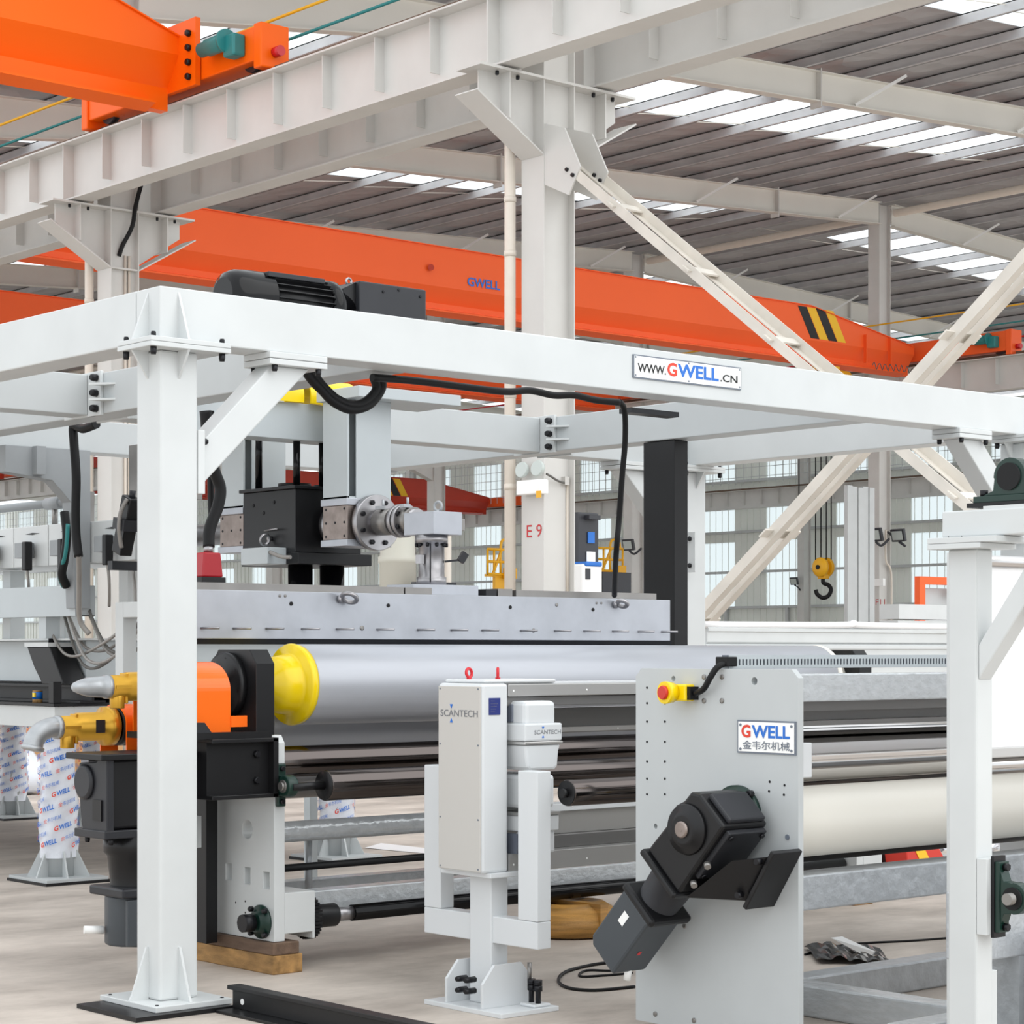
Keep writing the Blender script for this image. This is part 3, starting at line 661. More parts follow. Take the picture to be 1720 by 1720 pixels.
# orange coupling guard over the shaft
def arch(yc, hw, z0, zt, t):
    out = [(yc-hw, z0)]+[(yc-hw*math.cos(a), zt-hw*.75+hw*.75*math.sin(a)) for a in [math.pi*i/28 for i in range(29)]]+[(yc+hw, z0)]
    inn = [(yc+hw-t, z0)]+[(yc+(hw-t)*math.cos(a), zt-hw*.75+(hw*.75-t)*math.sin(a)) for a in [math.pi*i/28 for i in range(29)]]+[(yc-hw+t, z0)]
    return out+inn
gd = part('coupling_guard', MB().prism(arch(9.09, .19, 1.21, 1.556, .008), 'X', 5.6, 5.925), 'guard_orange', rs)
part('guard_tab', MB().box(5.925, 6.02, 8.895, 8.903, 1.235, 1.29), 'guard_orange', gd)
gd2 = part('coupling_guard', MB().prism(arch(R2[0], .13, 1.0, R2[1]+.11, .008), 'X', 5.62, 5.72), 'guard_orange', rs)
# black drive beam and legs
db = part('drive_beam', MB().box(5.76, 6.12, 8.86, 9.4, .9, 1.165), 'black_paint', rs)
for z0, z1 in ((.885, .905), (1.16, 1.18)): part('beam_flange', MB().box(5.76, 6.149, 8.81, 9.42, z0, z1), 'black_paint', db, .003)
part('end_plate', MB().box(6.12, 6.149, 8.81, 9.42, .885, 1.18), 'black_paint', db)
part('bearing_pad', MB().box(5.58, 6.13, 8.84, 9.3, 1.18, 1.212), 'black_paint', db)
for z in (.97, 1.1): bolt(rs, (6.05, 8.86, z), '-Y', .02, .02)
part('drive_leg', MB().box(6.03, 6.1, 9.28, 9.43, .12, .885), 'black_paint', rs, .003)
part('junction_cover', MB().box(5.88, 5.95, 9.2, 9.27, .62, .78), 'grey_and_shaded_white', rs)
# wedge of the bearing pad
part('wedge', MB().prism([(5.62, 1.212), (5.78, 1.212), (5.74, 1.262), (5.62, 1.262)], 'Y', 8.845, 8.885), 'charcoal', rs)
# rotary joints
def rotary(x0, y, z, elbow, parent):
    g = part('rotary_joint', MB().lathe((x0+.12, y, z), (1,0,0), [(0,.056),(.09,.056),(.1,.07),(.24,.072),(.25,.098),(.3,.1),(.31,.085)], 36), 'gold_paint', parent)
    part('gold_lug', MB().cyl((x0+.17, y, z-.02), (x0+.17, y, z-.105), .036, 20).box(x0+.2, x0+.216, y-.03, y+.03, z-.082, z+.066), 'gold_paint', g, .004)
    part('gold_rib', MB().box(x0+.13, x0+.22, y-.062, y-.05, z-.008, z+.008), 'gold_paint', g)
    part('rating_plate', MB().box(x0+.29, x0+.34, y-.076, y-.071, z-.03, z+.035), 'charcoal', g)
    part('joint_flange', MB().lathe((x0+.435, y, z), (1,0,0), [(0,.09),(.01,.1),(.04,.1),(.042,.085),(.055,.085),(.057,.1),(.09,.1),(.1,.07)], 36), 'black_paint', g)
    for i in range(8):
        th = math.pi/4*i; bolt(g, (x0+.43, y+.082*math.cos(th), z+.082*math.sin(th)), '-X', .011, .012)
    if elbow == 'down': pts = [(x0+.125, y, z), (x0+.08, y, z), (x0+.03, y+.01, z-.02), (x0-.0, y+.02, z-.06), (x0-.01, y+.02, z-.1)]
    else: pts = [(x0+.125, y, z), (x0+.07, y, z), (x0+.02, y+.03, z), (x0-.01, y+.09, z), (x0-.015, y+.13, z)]
    if elbow != 'down':
        e = part('pipe_elbow', MB().lathe((x0+.125, y, z), (-1,.06,0), [(0,.058),(.022,.058),(.026,.052),(.07,.05),(.12,.045),(.15,.036),(.17,.028),(.185,.022),(.195,.01)], 28), 'cast_zinc', g); return g
    e = part('pipe_elbow', MB().tube(pts, .05, 20, 6), 'cast_zinc', g)
    d = (Vector(pts[-1])-Vector(pts[-2])).normalized(); part('elbow_rim', MB().lathe(Vector(pts[-1])-d*.012, d, [(0,.05),(.004,.057),(.02,.057),(.024,.05)], 24), 'cast_zinc', e)
    part('elbow_rim', MB().lathe((x0+.1, y, z), (1,0,0), [(0,.05),(.004,.058),(.024,.058)], 24), 'cast_zinc', e)
    return g
rotary(5.19, R2[0], R2[1], 'down', rs); rotary(5.235, R1[0], R1[1], 'side', rs)
# upright drive gearbox with motor hanging below
g = part('drive_gearbox', MB().box(5.3, 5.75, 8.97, 9.2, .76, 1.09), 'black_paint', rs, .012)
part('gear_cover', MB().prism([(8.95, .75), (8.95, 1.1), (9.02, 1.1), (9.05, 1.08), (9.21, 1.07), (9.22, 1.0), (9.19, .78), (9.17, .74)], 'X', 5.26, 5.3), 'charcoal', g, .006)
part('gear_boss', MB().lathe((5.26, 9.15, .98), (-1,0,0), [(0,.085),(.012,.085),(.02,.07)], 32), 'charcoal', g)
part('cover_pocket', MB().box(5.252, 5.262, 8.99, 9.07, .8, .9), 'black_paint', g)
part('top_flange', MB().box(5.22, 5.75, 8.93, 9.27, 1.09, 1.12), 'black_paint', g, .005)
part('lower_flange', MB().box(5.25, 5.72, 8.95, 9.24, .715, .755), 'charcoal', g, .005)
part('neck', MB().lathe((5.5, 9.08, .72), (0,0,-1), [(0,.16),(.08,.16),(.1,.14),(.24,.125),(.26,.13)], 28), 'black_paint', g)
part('motor_flange', MB().box(5.33, 5.67, 8.92, 9.24, .43, .475), 'charcoal', g, .01)
mt = part('drive_motor', MB().lathe((5.5, 9.08, .43), (0,0,-1), [(0,.15),(.02,.152),(.235,.152),(.24,.145)], 12), 'motor_grey', g, .01)
part('motor_panel', MB().box(5.36, 5.64, 8.926, 8.95, .2, .42), 'motor_grey', mt, .004)
part('plug', MB().cyl((5.36, 9.15, .26), (5.27, 9.18, .265), .02, 12), 'plate_white', mt)
part('warning_label', MB().prism([(5.44, .3), (5.49, .3), (5.465, .335)], 'Y', 8.922, 8.926), 'yellow', mt)
for x, y in ((5.3, 8.98), (5.3, 9.2), (5.4, 8.98)): bolt(g, (x, y, .715), '-Z', .014, .03)
# guide rolls, shafts and bars low in the stand
gr = roll(6.37, 10.5, 8.73, .937, .077, 'chrome_dark_reflection', 'guide_roll')
part('roll_shaft', MB().cyl((6.17, 8.73, .937), (6.37, 8.73, .937), .021), 'black_paint', gr)
part('roll_end', MB().lathe((6.37, 8.73, .937), (-1,0,0), [(0,.074),(.004,.074),(.006,.03)], 32), 'black_paint', gr)
gr2 = roll(6.25, 10.6, 9.02, 1.045, .08, 'chrome_dark_reflection', 'guide_roll'); part('roll_end', MB().cyl((6.235, 9.02, 1.045), (6.25, 9.02, 1.045), .076), 'black_paint', gr2)
pb = part('pillow_bearing', MB().box(6.155, 6.205, 8.825, 8.849, .835, 1.05), 'green_cast', rs, .006)
part('bearing_body', MB().lathe((6.15, 8.77, .94), (1,0,0), [(0,.05),(.01,.055),(.05,.055),(.06,.05)], 28).box(6.155, 6.205, 8.77, 8.826, .89, .99), 'green_cast', pb, .003)
part('bearing_ring', MB().cyl((6.142, 8.77, .94), (6.15, 8.77, .94), .032).cyl((6.13, 8.77, .94), (6.15, 8.77, .94), .021), 'dull_steel', pb)
for z in (.86, 1.025): bolt(pb, (6.18, 8.825, z), '-Y', .014, .016)
roll(6.22, 10.6, 9.25, .665, .055, 'film_wrap', 'wrapped_tube')
roll(6.22, 10.6, 9.9, .86, .075, 'dull_steel', 'spacer_tube')
part('tie_bar', MB().cyl((6.22, 9.3, .47), (10.62, 9.3, .47), .02, 16), 'black_paint', rs)
part('strut', MB().cyl((6.72, 9.35, .3), (6.72, 9.35, .62), .02, 12), 'galvanised', rs)
part('cross_tube', MB().box(6.22, 10.6, 9.5, 9.62, .27, .37), 'film_wrap', rs, .006); part('cross_tube', MB().box(6.22, 10.6, 9.05, 9.17, .2, .37), 'film_wrap', rs, .006)
fb = fX(440, 1548, 6.15)
sh = part('flange_bearing', MB().lathe((6.15, fb.y, fb.z), (-1,0,0), [(0,.085),(.012,.085),(.02,.055),(.045,.05)], 32), 'green_cast', rs)
part('shaft_nut', MB().cyl((6.09, fb.y, fb.z), (6.03, fb.y, fb.z), .045, 12), 'bolt_black', sh)
for dy, dz in ((.06, .06), (.06, -.06), (-.06, .06), (-.06, -.06)): bolt(sh, (6.13, fb.y+dy, fb.z+dz), '-X', .014, .02)
sk = MB().cyl((6.4, fb.y, fb.z), (6.45, fb.y, fb.z), .1, 32)
for i in range(32):
    th = 2*math.pi*i/32; sk.cbox((6.425, fb.y+.104*math.cos(th), fb.z+.104*math.sin(th)), (.05, .012, .012))
part('sprocket', sk, 'black_paint', sh); part('hub', MB().cyl((6.45, fb.y, fb.z), (6.6, fb.y, fb.z), .06), 'black_paint', sh, .004)
part('shaft_collar', MB().cyl((6.6, fb.y, fb.z), (6.71, fb.y, fb.z), .034), 'steel', sh); part('drive_shaft', MB().cyl((6.71, fb.y, fb.z), (10.6, fb.y, fb.z), .042), 'gloss_black', sh)
for nm, z0, z1, m, lab, x1 in (('timber_block', 0, .095, 'wood', 'pale timber beam on the floor under the roll stand', 6.31), ('timber_block', .096, .158, 'wood_dark', 'dark timber beam laid on the pale one under the roll stand', 6.29)):
    solo(nm, MB().box(6.13, x1, 8.83, 10.1, z0, z1), m, lab, 'timber', 'packing timbers', .006)
solo('timber_block', MB().box(10.58, 10.76, 8.83, 10.1, 0, .157), 'wood', 'timber block under the far side plate of the roll stand', 'timber', 'packing timbers', .006)

# ================================================================ SHEET DIE AND MELT LINE
di = thing('sheet_die', 'long steel flat die with pins and eye bolts above the grey roll', 'die', (7.7, 9.5, 1.66))
part('die_body', MB().box(5.95, 9.45, 9.35, 9.75, 1.672, 1.925), 'die_steel', di, .004)
part('die_lip', MB().prism([(9.35, 1.672), (9.75, 1.672), (9.6, 1.645), (9.37, 1.645)], 'X', 5.95, 9.47), 'charcoal', di)
for x0, x1 in ((5.96, 7.42), (7.43, 7.62), (8.25, 9.4)): part('top_bar', MB().box(x0, x1, 9.42, 9.7, 1.925, 1.965), 'dull_steel', di, .002)
part('clamp_block', MB().box(8.02, 8.1, 9.42, 9.6, 1.925, 1.965), 'charcoal', di); part('clamp_block', MB().box(8.11, 8.22, 9.42, 9.6, 1.925, 1.97), 'dull_steel', di)
for px in (343, 397, 452, 512, 570, 638, 706, 762, 814, 879, 936, 985, 1033, 1076, 1115):
    p = fY(px, 1055+(px-343)*.008, 9.35); part('sensor_pin', MB().cyl((p.x-.02, 9.35, p.z), (p.x+.04, 9.27, p.z), .006, 8), 'steel', di)
for px, py in ((489, 1014), (652, 1017), (857, 1020), (996, 1024)):
    p = fY(px, py, 9.35); part('bolt_hole', MB().cyl((p.x, 9.349, p.z), (p.x, 9.347, p.z), .011, 12), 'rubber', di)
for px, py, r in ((608, 1055, .013), (896, 1059, .012), (935, 1016, .01), (1002, 1013, .007), (1010, 1013, .007), (470, 1001, .008), (479, 1001, .008)):
    p = fY(px, py, 9.35); part('bolt_hole', MB().lathe((p.x, 9.349, p.z), (0,-1,0), [(0,r),(.002,r),(.0025,r*.55)], 14), 'dull_steel', di)
def eye(p, d, par, R=.04, r=.013, m='steel', up=(0,0,1)):
    p = Vector(p); u = Vector(up); o = part('eye_bolt', MB().torus(p+u*(R+r), d, R, r, 24, 10).cyl(p-u*.01, p+u*.012, r*1.6, 12), m, par); return o
p = fY(572, 1006, 9.34); eye(p, (.5,.3,.8), di, up=(.5,-.85,.1)); eye(p+Vector((2.05,0,0)), (.5,.3,.8), di, up=(.5,-.85,.1), R=.03)
# elbow, down pipe
XM = 7.73
ml = thing('melt_line', 'steel melt pipe with flanges and elbow block feeding the die', 'pipe', (XM, 9.56, 1.965))
part('base_block', MB().box(7.5, 7.98, 9.44, 9.68, 1.926, 1.985), 'die_steel', ml, .003)
part('down_pipe', MB().lathe((XM, 9.56, 1.985), (0,0,1), [(0,.085),(.045,.085),(.05,.074),(.235,.074),(.24,.094),(.285,.094)], 36), 'steel', ml)
for i in range(10):
    th = .628*i; bolt(ml, (XM+.085*math.cos(th), 9.56+.085*math.sin(th), 2.22), '-Z', .011, .018)
part('seam_rod', MB().cyl((XM-.065, 9.49, 2.0), (XM-.065, 9.49, 2.22), .004, 8), 'charcoal', ml)
part('clamp_lever', MB().bar((XM+.05, 9.5, 2.12), (XM+.13, 9.46, 2.13), .012, .012).bar((XM+.13, 9.46, 2.12), (XM+.16, 9.45, 2.17), .03, .04), 'charcoal', ml)
part('clamp_lever', MB().cbox((XM-.1, 9.54, 2.13), (.04, .03, .05)), 'steel', ml)
part('elbow_block', MB().prism([(XM-.09, 9.7), (XM-.09, 9.43), (XM+.12, 9.43), (XM+.14, 9.5), (XM+.14, 9.7)], 'Z', 2.27, 2.4), 'die_steel', ml, .004)
part('side_lug', MB().box(XM+.14, XM+.2, 9.5, 9.55, 2.3, 2.37), 'dull_steel', ml, .003); eye((XM, 9.5, 2.4), (1,.3,0), ml, .025, .008, 'cast_zinc')
zf = 2.365
def mflange(y, r, t=.045, m='steel', n=8):
    f = part('flange', MB().lathe((XM, y, zf), (0,-1,0), [(0,r-.004),(.004,r),(t-.004,r),(t,r-.004)], 40), m, ml)
    for i in range(n):
        th = 2*math.pi*(i+.5)/n; bolt(f, (XM+r*.76*math.cos(th), y-t, zf+r*.76*math.sin(th)), '-Y', .016, .016)
    return f
part('melt_pipe', MB().cyl((XM, 10.15, zf), (XM, 9.68, zf), .062, 32), 'steel', ml)
mflange(10.1, .165); mflange(9.86, .098, .03, n=6); mflange(9.82, .098, .03, n=6)
part('heater_band', MB().cyl((XM, 10.03, zf), (XM, 9.9, zf), .078, 32), 'dull_steel', ml); part('heater_band', MB().cyl((XM, 9.8, zf), (XM, 9.71, zf), .075, 32), 'dull_steel', ml)
for y in (9.97, 9.74): part('clamp_screw', MB().cyl((XM-.03, y, zf+.075), (XM-.03, y, zf+.13), .008, 8).cbox((XM-.05, y, zf+.08), (.05, .04, .02)), 'cast_zinc', ml)
def steel_block(y0, y1):
    b = part('adapter_block', MB().box(XM-.18, XM+.13, y0, y1, zf-.1, zf+.1), 'raw_steel', ml, .003)
    for z in (zf+.1, zf-.14): part('clamp_plate', MB().box(XM-.19, XM+.14, y0-.01, y1+.01, z, z+.04), 'die_steel', b, .003)
    for dy in (.03, (y1-y0)/2, y1-y0-.03):
        for dz in (-.08, 0, .08):
            if not (dy == (y1-y0)/2 and dz != 0): bolt(b, (XM-.18, y0+dy, zf+dz), '-X', .008, .003, 'bolt_black')
    return b
steel_block(10.12, 10.36); steel_block(11.2, 11.46)
part('melt_pipe', MB().cyl((XM, 12.4, zf), (XM, 10.3, zf), .07, 32), 'steel', ml); mflange(10.49, .12); mflange(11.19, .13)
# hanging columns above the blocks
for y0 in (10.12, 11.2):
    hc = part('hanger_column', MB().box(XM-.18, XM-.165, y0, y0+.24, zf+.14, 3.085).box(XM+.12, XM+.135, y0, y0+.24, zf+.14, 3.085).box(XM-.165, XM+.12, y0+.11, y0+.125, zf+.14, 3.085), 'cool_grey_paint', ml, .002)
    part('column_foot', MB().box(XM-.18, XM+.135, y0, y0+.24, zf+.14, zf+.152), 'cool_grey_paint', hc)
    part('column_plate', MB().box(XM-.12, XM+.136, y0-.008, y0, zf+.14, 3.085), 'cool_grey_paint', hc, .002)
    for dx in (-.14, -.05): bolt(hc, (XM+dx, y0+.05, zf+.15), 'Z', .014, .02)
part('hanger_beam', MB().box(XM-.2, 8.3, 9.98, 10.4, 3.085, 3.15), 'cool_grey_paint', ml, .004)
part('hanger_beam', MB().box(6.69, XM+.3, 10.52, 10.72, 2.87, 3.09), 'cool_grey_paint', ml, .004)
yh = part('yellow_hood', MB().prism(arch(10.62, .14, 3.09, 3.25, .01), 'X', 7.2, 7.5), 'yellow', ml); part('yellow_hood', MB().prism(arch(10.62, .14, 3.09, 3.25, .01), 'X', 7.55, 7.9), 'yellow', ml)
# melt pump
pu = thing('melt_pump', 'black square melt pump block with round flange and guide rods', 'pump', (XM, 10.8, 2.13))
part('pump_body', MB().box(7.47, 7.96, 10.53, 11.08, 2.2, 2.58), 'black_paint', pu, .004)
part('pump_base', MB().box(7.47, 8.02, 10.5, 11.1, 2.13, 2.2), 'black_paint', pu, .003)
part('top_cover', MB().box(7.45, 7.98, 10.51, 11.1, 2.58, 2.6), 'black_paint', pu, .003)
for x, y in ((7.6, 10.72), (7.85, 10.7)): part('cover_disc', MB().cyl((x, y, 2.6), (x, y, 2.625), .1, 28), 'rubber', pu)
for x, y in ((7.53, 11.0), (7.53, 10.6), (7.72, 10.6)): part('guide_rod', MB().cyl((x, y, 2.6), (x, y, 2.87 if y < 10.8 else 3.1), .022, 16), 'gloss_black', pu)
for x, y in ((7.6, 10.66), (7.85, 10.68)): part('pump_leg', MB().cyl((x, y, 1.5), (x, y, 2.13), .075, 28), 'gloss_black', pu)
part('pump_table', MB().box(7.48, 7.98, 10.52, 11.05, 1.46, 1.5), 'cool_grey_paint', pu)
for x, y in ((7.5, 10.98), (7.9, 10.98)): part('pump_stand', MB().box(x, x+.06, y, y+.06, 0, 1.46), 'cool_grey_paint', pu)
for y, z in ((10.97, 2.5), (10.75, 2.51), (10.86, 2.45)): bolt(pu, (7.47, y, z), '-X', .012, .004, 'rubber')
eye((7.46, 10.78, 2.29), (0,1,.3), pu, .032, .009, 'steel', (-1,-.2,-.2))
part('terminal_box', MB().box(7.33, 7.47, 10.62, 10.9, 2.13, 2.23), 'cool_grey_paint', pu, .004)
part('conduit', MB().tube([(7.35, 10.62, 2.2), (7.36, 10.52, 2.17), (7.38, 10.45, 2.165)], .012), 'wire_grey', pu)
part('sensor', MB().cyl((7.47, 10.85, 2.34), (7.44, 10.68, 2.345), .005, 8), 'steel', pu)
# red heavy plug with hose on the die's left end
rp = thing('heavy_plug', 'red heavy duty plug on a black socket beside the white post', 'plug', (6.3, 9.75, 1.966))
q = fY(346, 940, 9.66)
part('plug_hood', MB().prism([(q.x-.06, 2.0), (q.x+.07, 2.0), (q.x+.055, 2.13), (q.x-.05, 2.13)], 'Y', 9.6, 9.68), 'connector_red', rp, .008)
part('socket', MB().box(q.x-.07, q.x+.08, 9.59, 9.69, 1.967, 2.0), 'black_paint', rp, .004)
part('gland', MB().cyl((q.x, 9.64, 2.13), (q.x+.005, 9.64, 2.17), .025, 16), 'steel', rp)
part('hose', MB().tube([(q.x+.005, 9.64, 2.16), fY(352, 890, 9.66), fY(366, 850, 9.66), fY(370, 820, 9.66), fY(360, 790, 9.66), fY(350, 740, 9.66), fY(345, 690, 9.66)], .032, 12), 'rubber', rp)
part('thin_hose', MB().tube([fY(356, 880, 9.75), fY(354, 820, 9.75), fY(355, 720, 9.75), fY(354, 690, 9.75)], .018, 10), 'rubber', rp)
# black guide column hanging from the cross beam at the right end of the die
solo('guide_column', MB().prism([(9.93, 2.995), (9.93, 1.62), (10.22, 1.62), (10.22, 2.995)], 'X', 10.075, 10.2), 'black_paint', 'tall black guide column at the right end of the die', 'column', bevel=.004)

# ================================================================ THICKNESS SCANNER
sn = thing('thickness_scanner', 'white upright thickness scanner on a forked stand with red lifting eyes', 'scanner', (6.32, 7.4, 0))
part('base_plate', MB().box(6.15, 6.49, 7.12, 7.66, 0, .022), 'scanner_white', sn, .003)
part('stand_post', MB().box(6.27, 6.37, 7.33, 7.48, .022, .66), 'scanner_white', sn, .006)
part('fork', MB().box(6.28, 6.36, 7.03, 7.82, .3, .42), 'scanner_white', sn, .004)
for y0, y1 in ((7.03, 7.16), (7.7, 7.82)): part('fork_tine', MB().box(6.28, 6.36, y0, y1, .421, 1.08), 'scanner_white', sn, .004)
for y0 in (7.27, 7.52): part('foot_gusset', MB().prism([(6.17, .022), (6.17, .13), (6.24, .21), (6.4, .21), (6.47, .13), (6.47, .022)], 'Y', y0, y0+.016), 'scanner_white', sn, .002)
part('carrier_plate', MB().box(6.2, 6.44, 7.25, 7.6, .6, .622), 'scanner_white', sn, .003)
for dy in (7.37, 7.43):
    for z in (.09, .14): bolt(sn, (6.2, dy, z), '-X', .014, .05)
fp = part('jack_pad', MB().box(6.36, 6.46, 7.14, 7.24, .022, .036), 'scanner_white', sn, .006)
for y in (7.17, 7.215): part('jack_screw', MB().cyl((6.41, y, .036), (6.41, y, .13), .013, 12).cyl((6.41, y, .09), (6.41, y, .115), .02, 6).cyl((6.41, y, .118), (6.41, y, .14), .019, 12), 'bolt_black', fp)
part('threaded_rod', MB().cyl((6.42, 7.24, .12), (6.42, 7.24, .21), .01, 12), 'dull_steel', sn)
bx = part('scanner_case', MB().box(6.165, 6.32, 7.27, 7.575, .62, 1.465), 'scanner_white', sn, .014)
part('front_panel', MB().box(6.16, 6.166, 7.276, 7.569, .628, 1.452), 'panel_grey', bx, .004)
for y in (7.29, 7.555):
    for z in (.64, .86, 1.19, 1.44): part('screw', MB().cyl((6.16, y, z), (6.158, y, z), .004, 8), 'frame_grey', bx)
lettering('SCANTECH', 'lettering', 'ink_grey', bx, (6.16, 7.552, 1.315), (0,-1,0), (0,0,1), .26, .03, .006)
for z0, z1 in ((1.37, 1.352), (1.288, 1.306)): part('logo_mark', MB().prism([(7.484, z0), (7.466, z0), (7.475, z1)], 'X', 6.157, 6.16), 'ink_blue', bx)
rp2 = part('rating_plate', MB().box(6.205, 6.27, 7.266, 7.27, 1.325, 1.4), 'navy_label', bx)
mbp = MB()
for i in range(5): lettering('XXXXXXXXXX'[:5+2*i % 7], '', '', None, (6.212, 7.266, 1.385-.012*i), (1,0,0), (0,0,1), .025+.006*((i*3) % 4), .004, mb=mbp)
part('plate_print', mbp, 'ink_grey', rp2)
part('top_cover', MB().box(6.19, 6.62, 7.28, 7.56, 1.466, 1.482), 'scanner_white', sn, .008)
for x, y in ((6.25, 7.46), (6.37, 7.4)): part('lifting_eye', MB().torus((x, y, 1.51), (.75,-.65,0) if x > 6.3 else (.2,-.98,.1), .02, .007, 20, 8).cyl((x, y, 1.48), (x, y, 1.49), .012, 12), 'red', sn)
# upper and lower traverse beams
def rail(z0, z1, y0, y1, m, name='traverse_beam'): return part(name, MB().box(6.33, 10.4, y0, y1, z0, z1), m, sn, .003)
ub = rail(1.405, 1.46, 7.28, 7.56, 'aluminium'); rail(1.36, 1.404, 7.3, 7.54, 'dark_aluminium'); rail(1.22, 1.34, 7.56, 7.66, 'dark_aluminium'); rail(1.225, 1.25, 7.54, 7.559, 'aluminium')
part('top_strip', MB().box(6.33, 10.4, 7.3, 7.56, 1.461, 1.467), 'scanner_white', sn)
rail(.615, .7, 7.28, 7.5, 'aluminium'); rail(.701, .76, 7.36, 7.5, 'dark_aluminium'); rail(.761, .865, 7.4, 7.5, 'aluminium'); rail(.866, .9, 7.38, 7.5, 'scanner_white')
for i in range(12):
    for z, y in ((1.43, 7.28), (.65, 7.28), (1.235, 7.54), (.885, 7.38)):
        if i < 8: bolt(sn, (6.36+i*.45, y, z), '-Y', .005, .002, 'plate_white', 'screw')
part('end_column', MB().box(10.4, 10.55, 7.27, 7.6, .0, 1.465), 'scanner_white', sn, .01)
# measuring heads
hd = part('upper_head', MB().box(6.36, 6.545, 7.2, 7.5, 1.27, 1.385), 'scanner_white', sn, .02)
part('head_window', MB().box(6.35, 6.361, 7.28, 7.44, 1.29, 1.37), 'slate', hd, .004)
part('head_band', MB().box(6.345, 6.57, 7.185, 7.51, 1.205, 1.285), 'scanner_white', hd, .008)
part('head_trim', MB().box(6.343, 6.572, 7.183, 7.512, 1.19, 1.204), 'aluminium', hd, .003)
part('head_lower', MB().prism([(6.35, 1.189), (6.568, 1.189), (6.555, 1.16), (6.548, 1.09), (6.53, 1.075), (6.38, 1.075), (6.365, 1.09)], 'Y', 7.19, 7.5), 'scanner_white', hd, .012)
lettering('SCANTECH', 'lettering', 'ink_grey', hd, (6.4, 7.185, 1.236), (1,0,0), (0,0,1), .16, .019, 0)
for z0, z1 in ((1.27, 1.26), (1.22, 1.23)): part('logo_mark', MB().prism([(6.446, z0), (6.458, z0), (6.452, z1)], 'Y', 7.182, 7.185), 'ink_blue', hd)
lh = part('lower_head', MB().box(6.37, 6.54, 7.2, 7.5, .9, 1.055), 'scanner_white', sn, .02)
part('head_trim', MB().box(6.355, 6.56, 7.185, 7.51, .872, .885), 'aluminium', lh); part('head_band', MB().box(6.36, 6.555, 7.19, 7.5, .8, .871), 'scanner_white', lh, .006)
part('head_window', MB().box(6.352, 6.362, 7.25, 7.42, .7, .79), 'slate', lh); part('head_lower', MB().box(6.37, 6.54, 7.2, 7.278, .7, .8), 'scanner_white', lh, .01)

# ================================================================ HAUL OFF UNIT WITH GEAR MOTOR
hu = thing('haul_off_unit', 'grey side plate machine with white rubber roller, nameplate and black gear motor', 'machine', (8.5, 6.2, 0))
def hy(px, py): p = fX(px, py, 6.5); return p.y, p.z
hol = [circ(*hy(a, b), r, 14) for a, b, r in ((1101, 1388, .011), (1131, 1140, .012), (1267, 1144, .016))]
for x0 in (6.5, 10.7):
    part('side_plate', MB().prism([(5.715, 0.02), (5.715, 1.5), (5.75, 1.535), (6.605, 1.535), (6.64, 1.5), (6.64, .02)], 'X', x0, x0+.03, hol), 'grey_and_shaded_white', hu, .002)
for a, b in [(x, y) for y in (1155, 1181, 1212, 1246, 1279, 1308, 1334) for x in (1087, 1117)]+[(1293,1313),(1318,1319),(1292,1329),(1317,1335)]:
    y, z = hy(a, b); bolt(hu, (6.499, y, z), '-X', .0055, .0015, 'rubber', 'tapped_hole')
for a, b in ((1183,1137),(1213,1137),(1183,1177),(1213,1177),(1150,1555),(1166,1714),(1101,1703)):
    y, z = hy(a, b); part('socket_screw', MB().lathe((6.499, y, z), (-1,0,0), [(0,.011),(.003,.011),(.0035,.006)], 14), 'dull_steel', hu)
y, z = hy(1323, 1406); part('bolt_hole', MB().cyl((6.499, y, z), (6.496, y, z), .011, 14), 'frame_grey', hu)
# nameplate
y0, z0 = hy(1240, 1263); y1, z1 = hy(1338, 1212)
np_ = part('nameplate', MB().box(6.494, 6.5, y1, y0, z0-.003, z1), 'frame_grey', hu)
part('plate_face', MB().box(6.4925, 6.494, y1+.007, y0-.007, z0+.004, z1-.007), 'plate_white', np_)
W_ = y0-y1; H_ = z1-z0
lettering('G', 'lettering', 'ink_red', np_, (6.4925, y0-.08*W_, z0+.46*H_), (0,-1,0), (0,0,1), .16*W_, .4*H_, .03)
lettering('WELL', 'lettering', 'ink_blue', np_, (6.4925, y0-.26*W_, z0+.46*H_), (0,-1,0), (0,0,1), .65*W_, .39*H_, .03)
lettering('金韦尔机械', 'lettering', 'frame_grey', np_, (6.4925, y0-.1*W_, z0+.1*H_), (0,-1,0), (0,0,1), .81*W_, .27*H_, .01)
for yy in (y0-.02, y1+.02):
    for zz in (z0+.014, z1-.02): part('rivet', MB().cyl((6.4925, yy, zz), (6.49, yy, zz), .006, 8), 'frame_grey', np_)
# emergency stop with cable
y, z = hy(1152, 1163)
es = part('stop_box', MB().box(6.44, 6.5, y-.055, y+.02, z-.035, z+.035), 'yellow', hu, .008, label='yellow emergency stop box with red button')
part('stop_shroud', MB().lathe((6.44, y+.02, z), (-1,.1,0), [(0,.042),(.03,.047),(.045,.047)], 24), 'yellow', es)
part('stop_button', MB().lathe((6.4, y+.024, z), (-1,.1,0), [(0,.028),(.012,.03),(.02,.026)], 24), 'signal_red', es)
part('gland', MB().box(6.45, 6.499, y-.075, y-.056, z-.03, z+.025), 'rubber', es)
part('stop_cable', MB().tube([fX(1168, 1165, 6.47), fX(1182, 1157, 6.46), fX(1193, 1138, 6.46), fX(1206, 1120, 6.48), fX(1226, 1112, 6.53)], .013, 10), 'rubber', es)
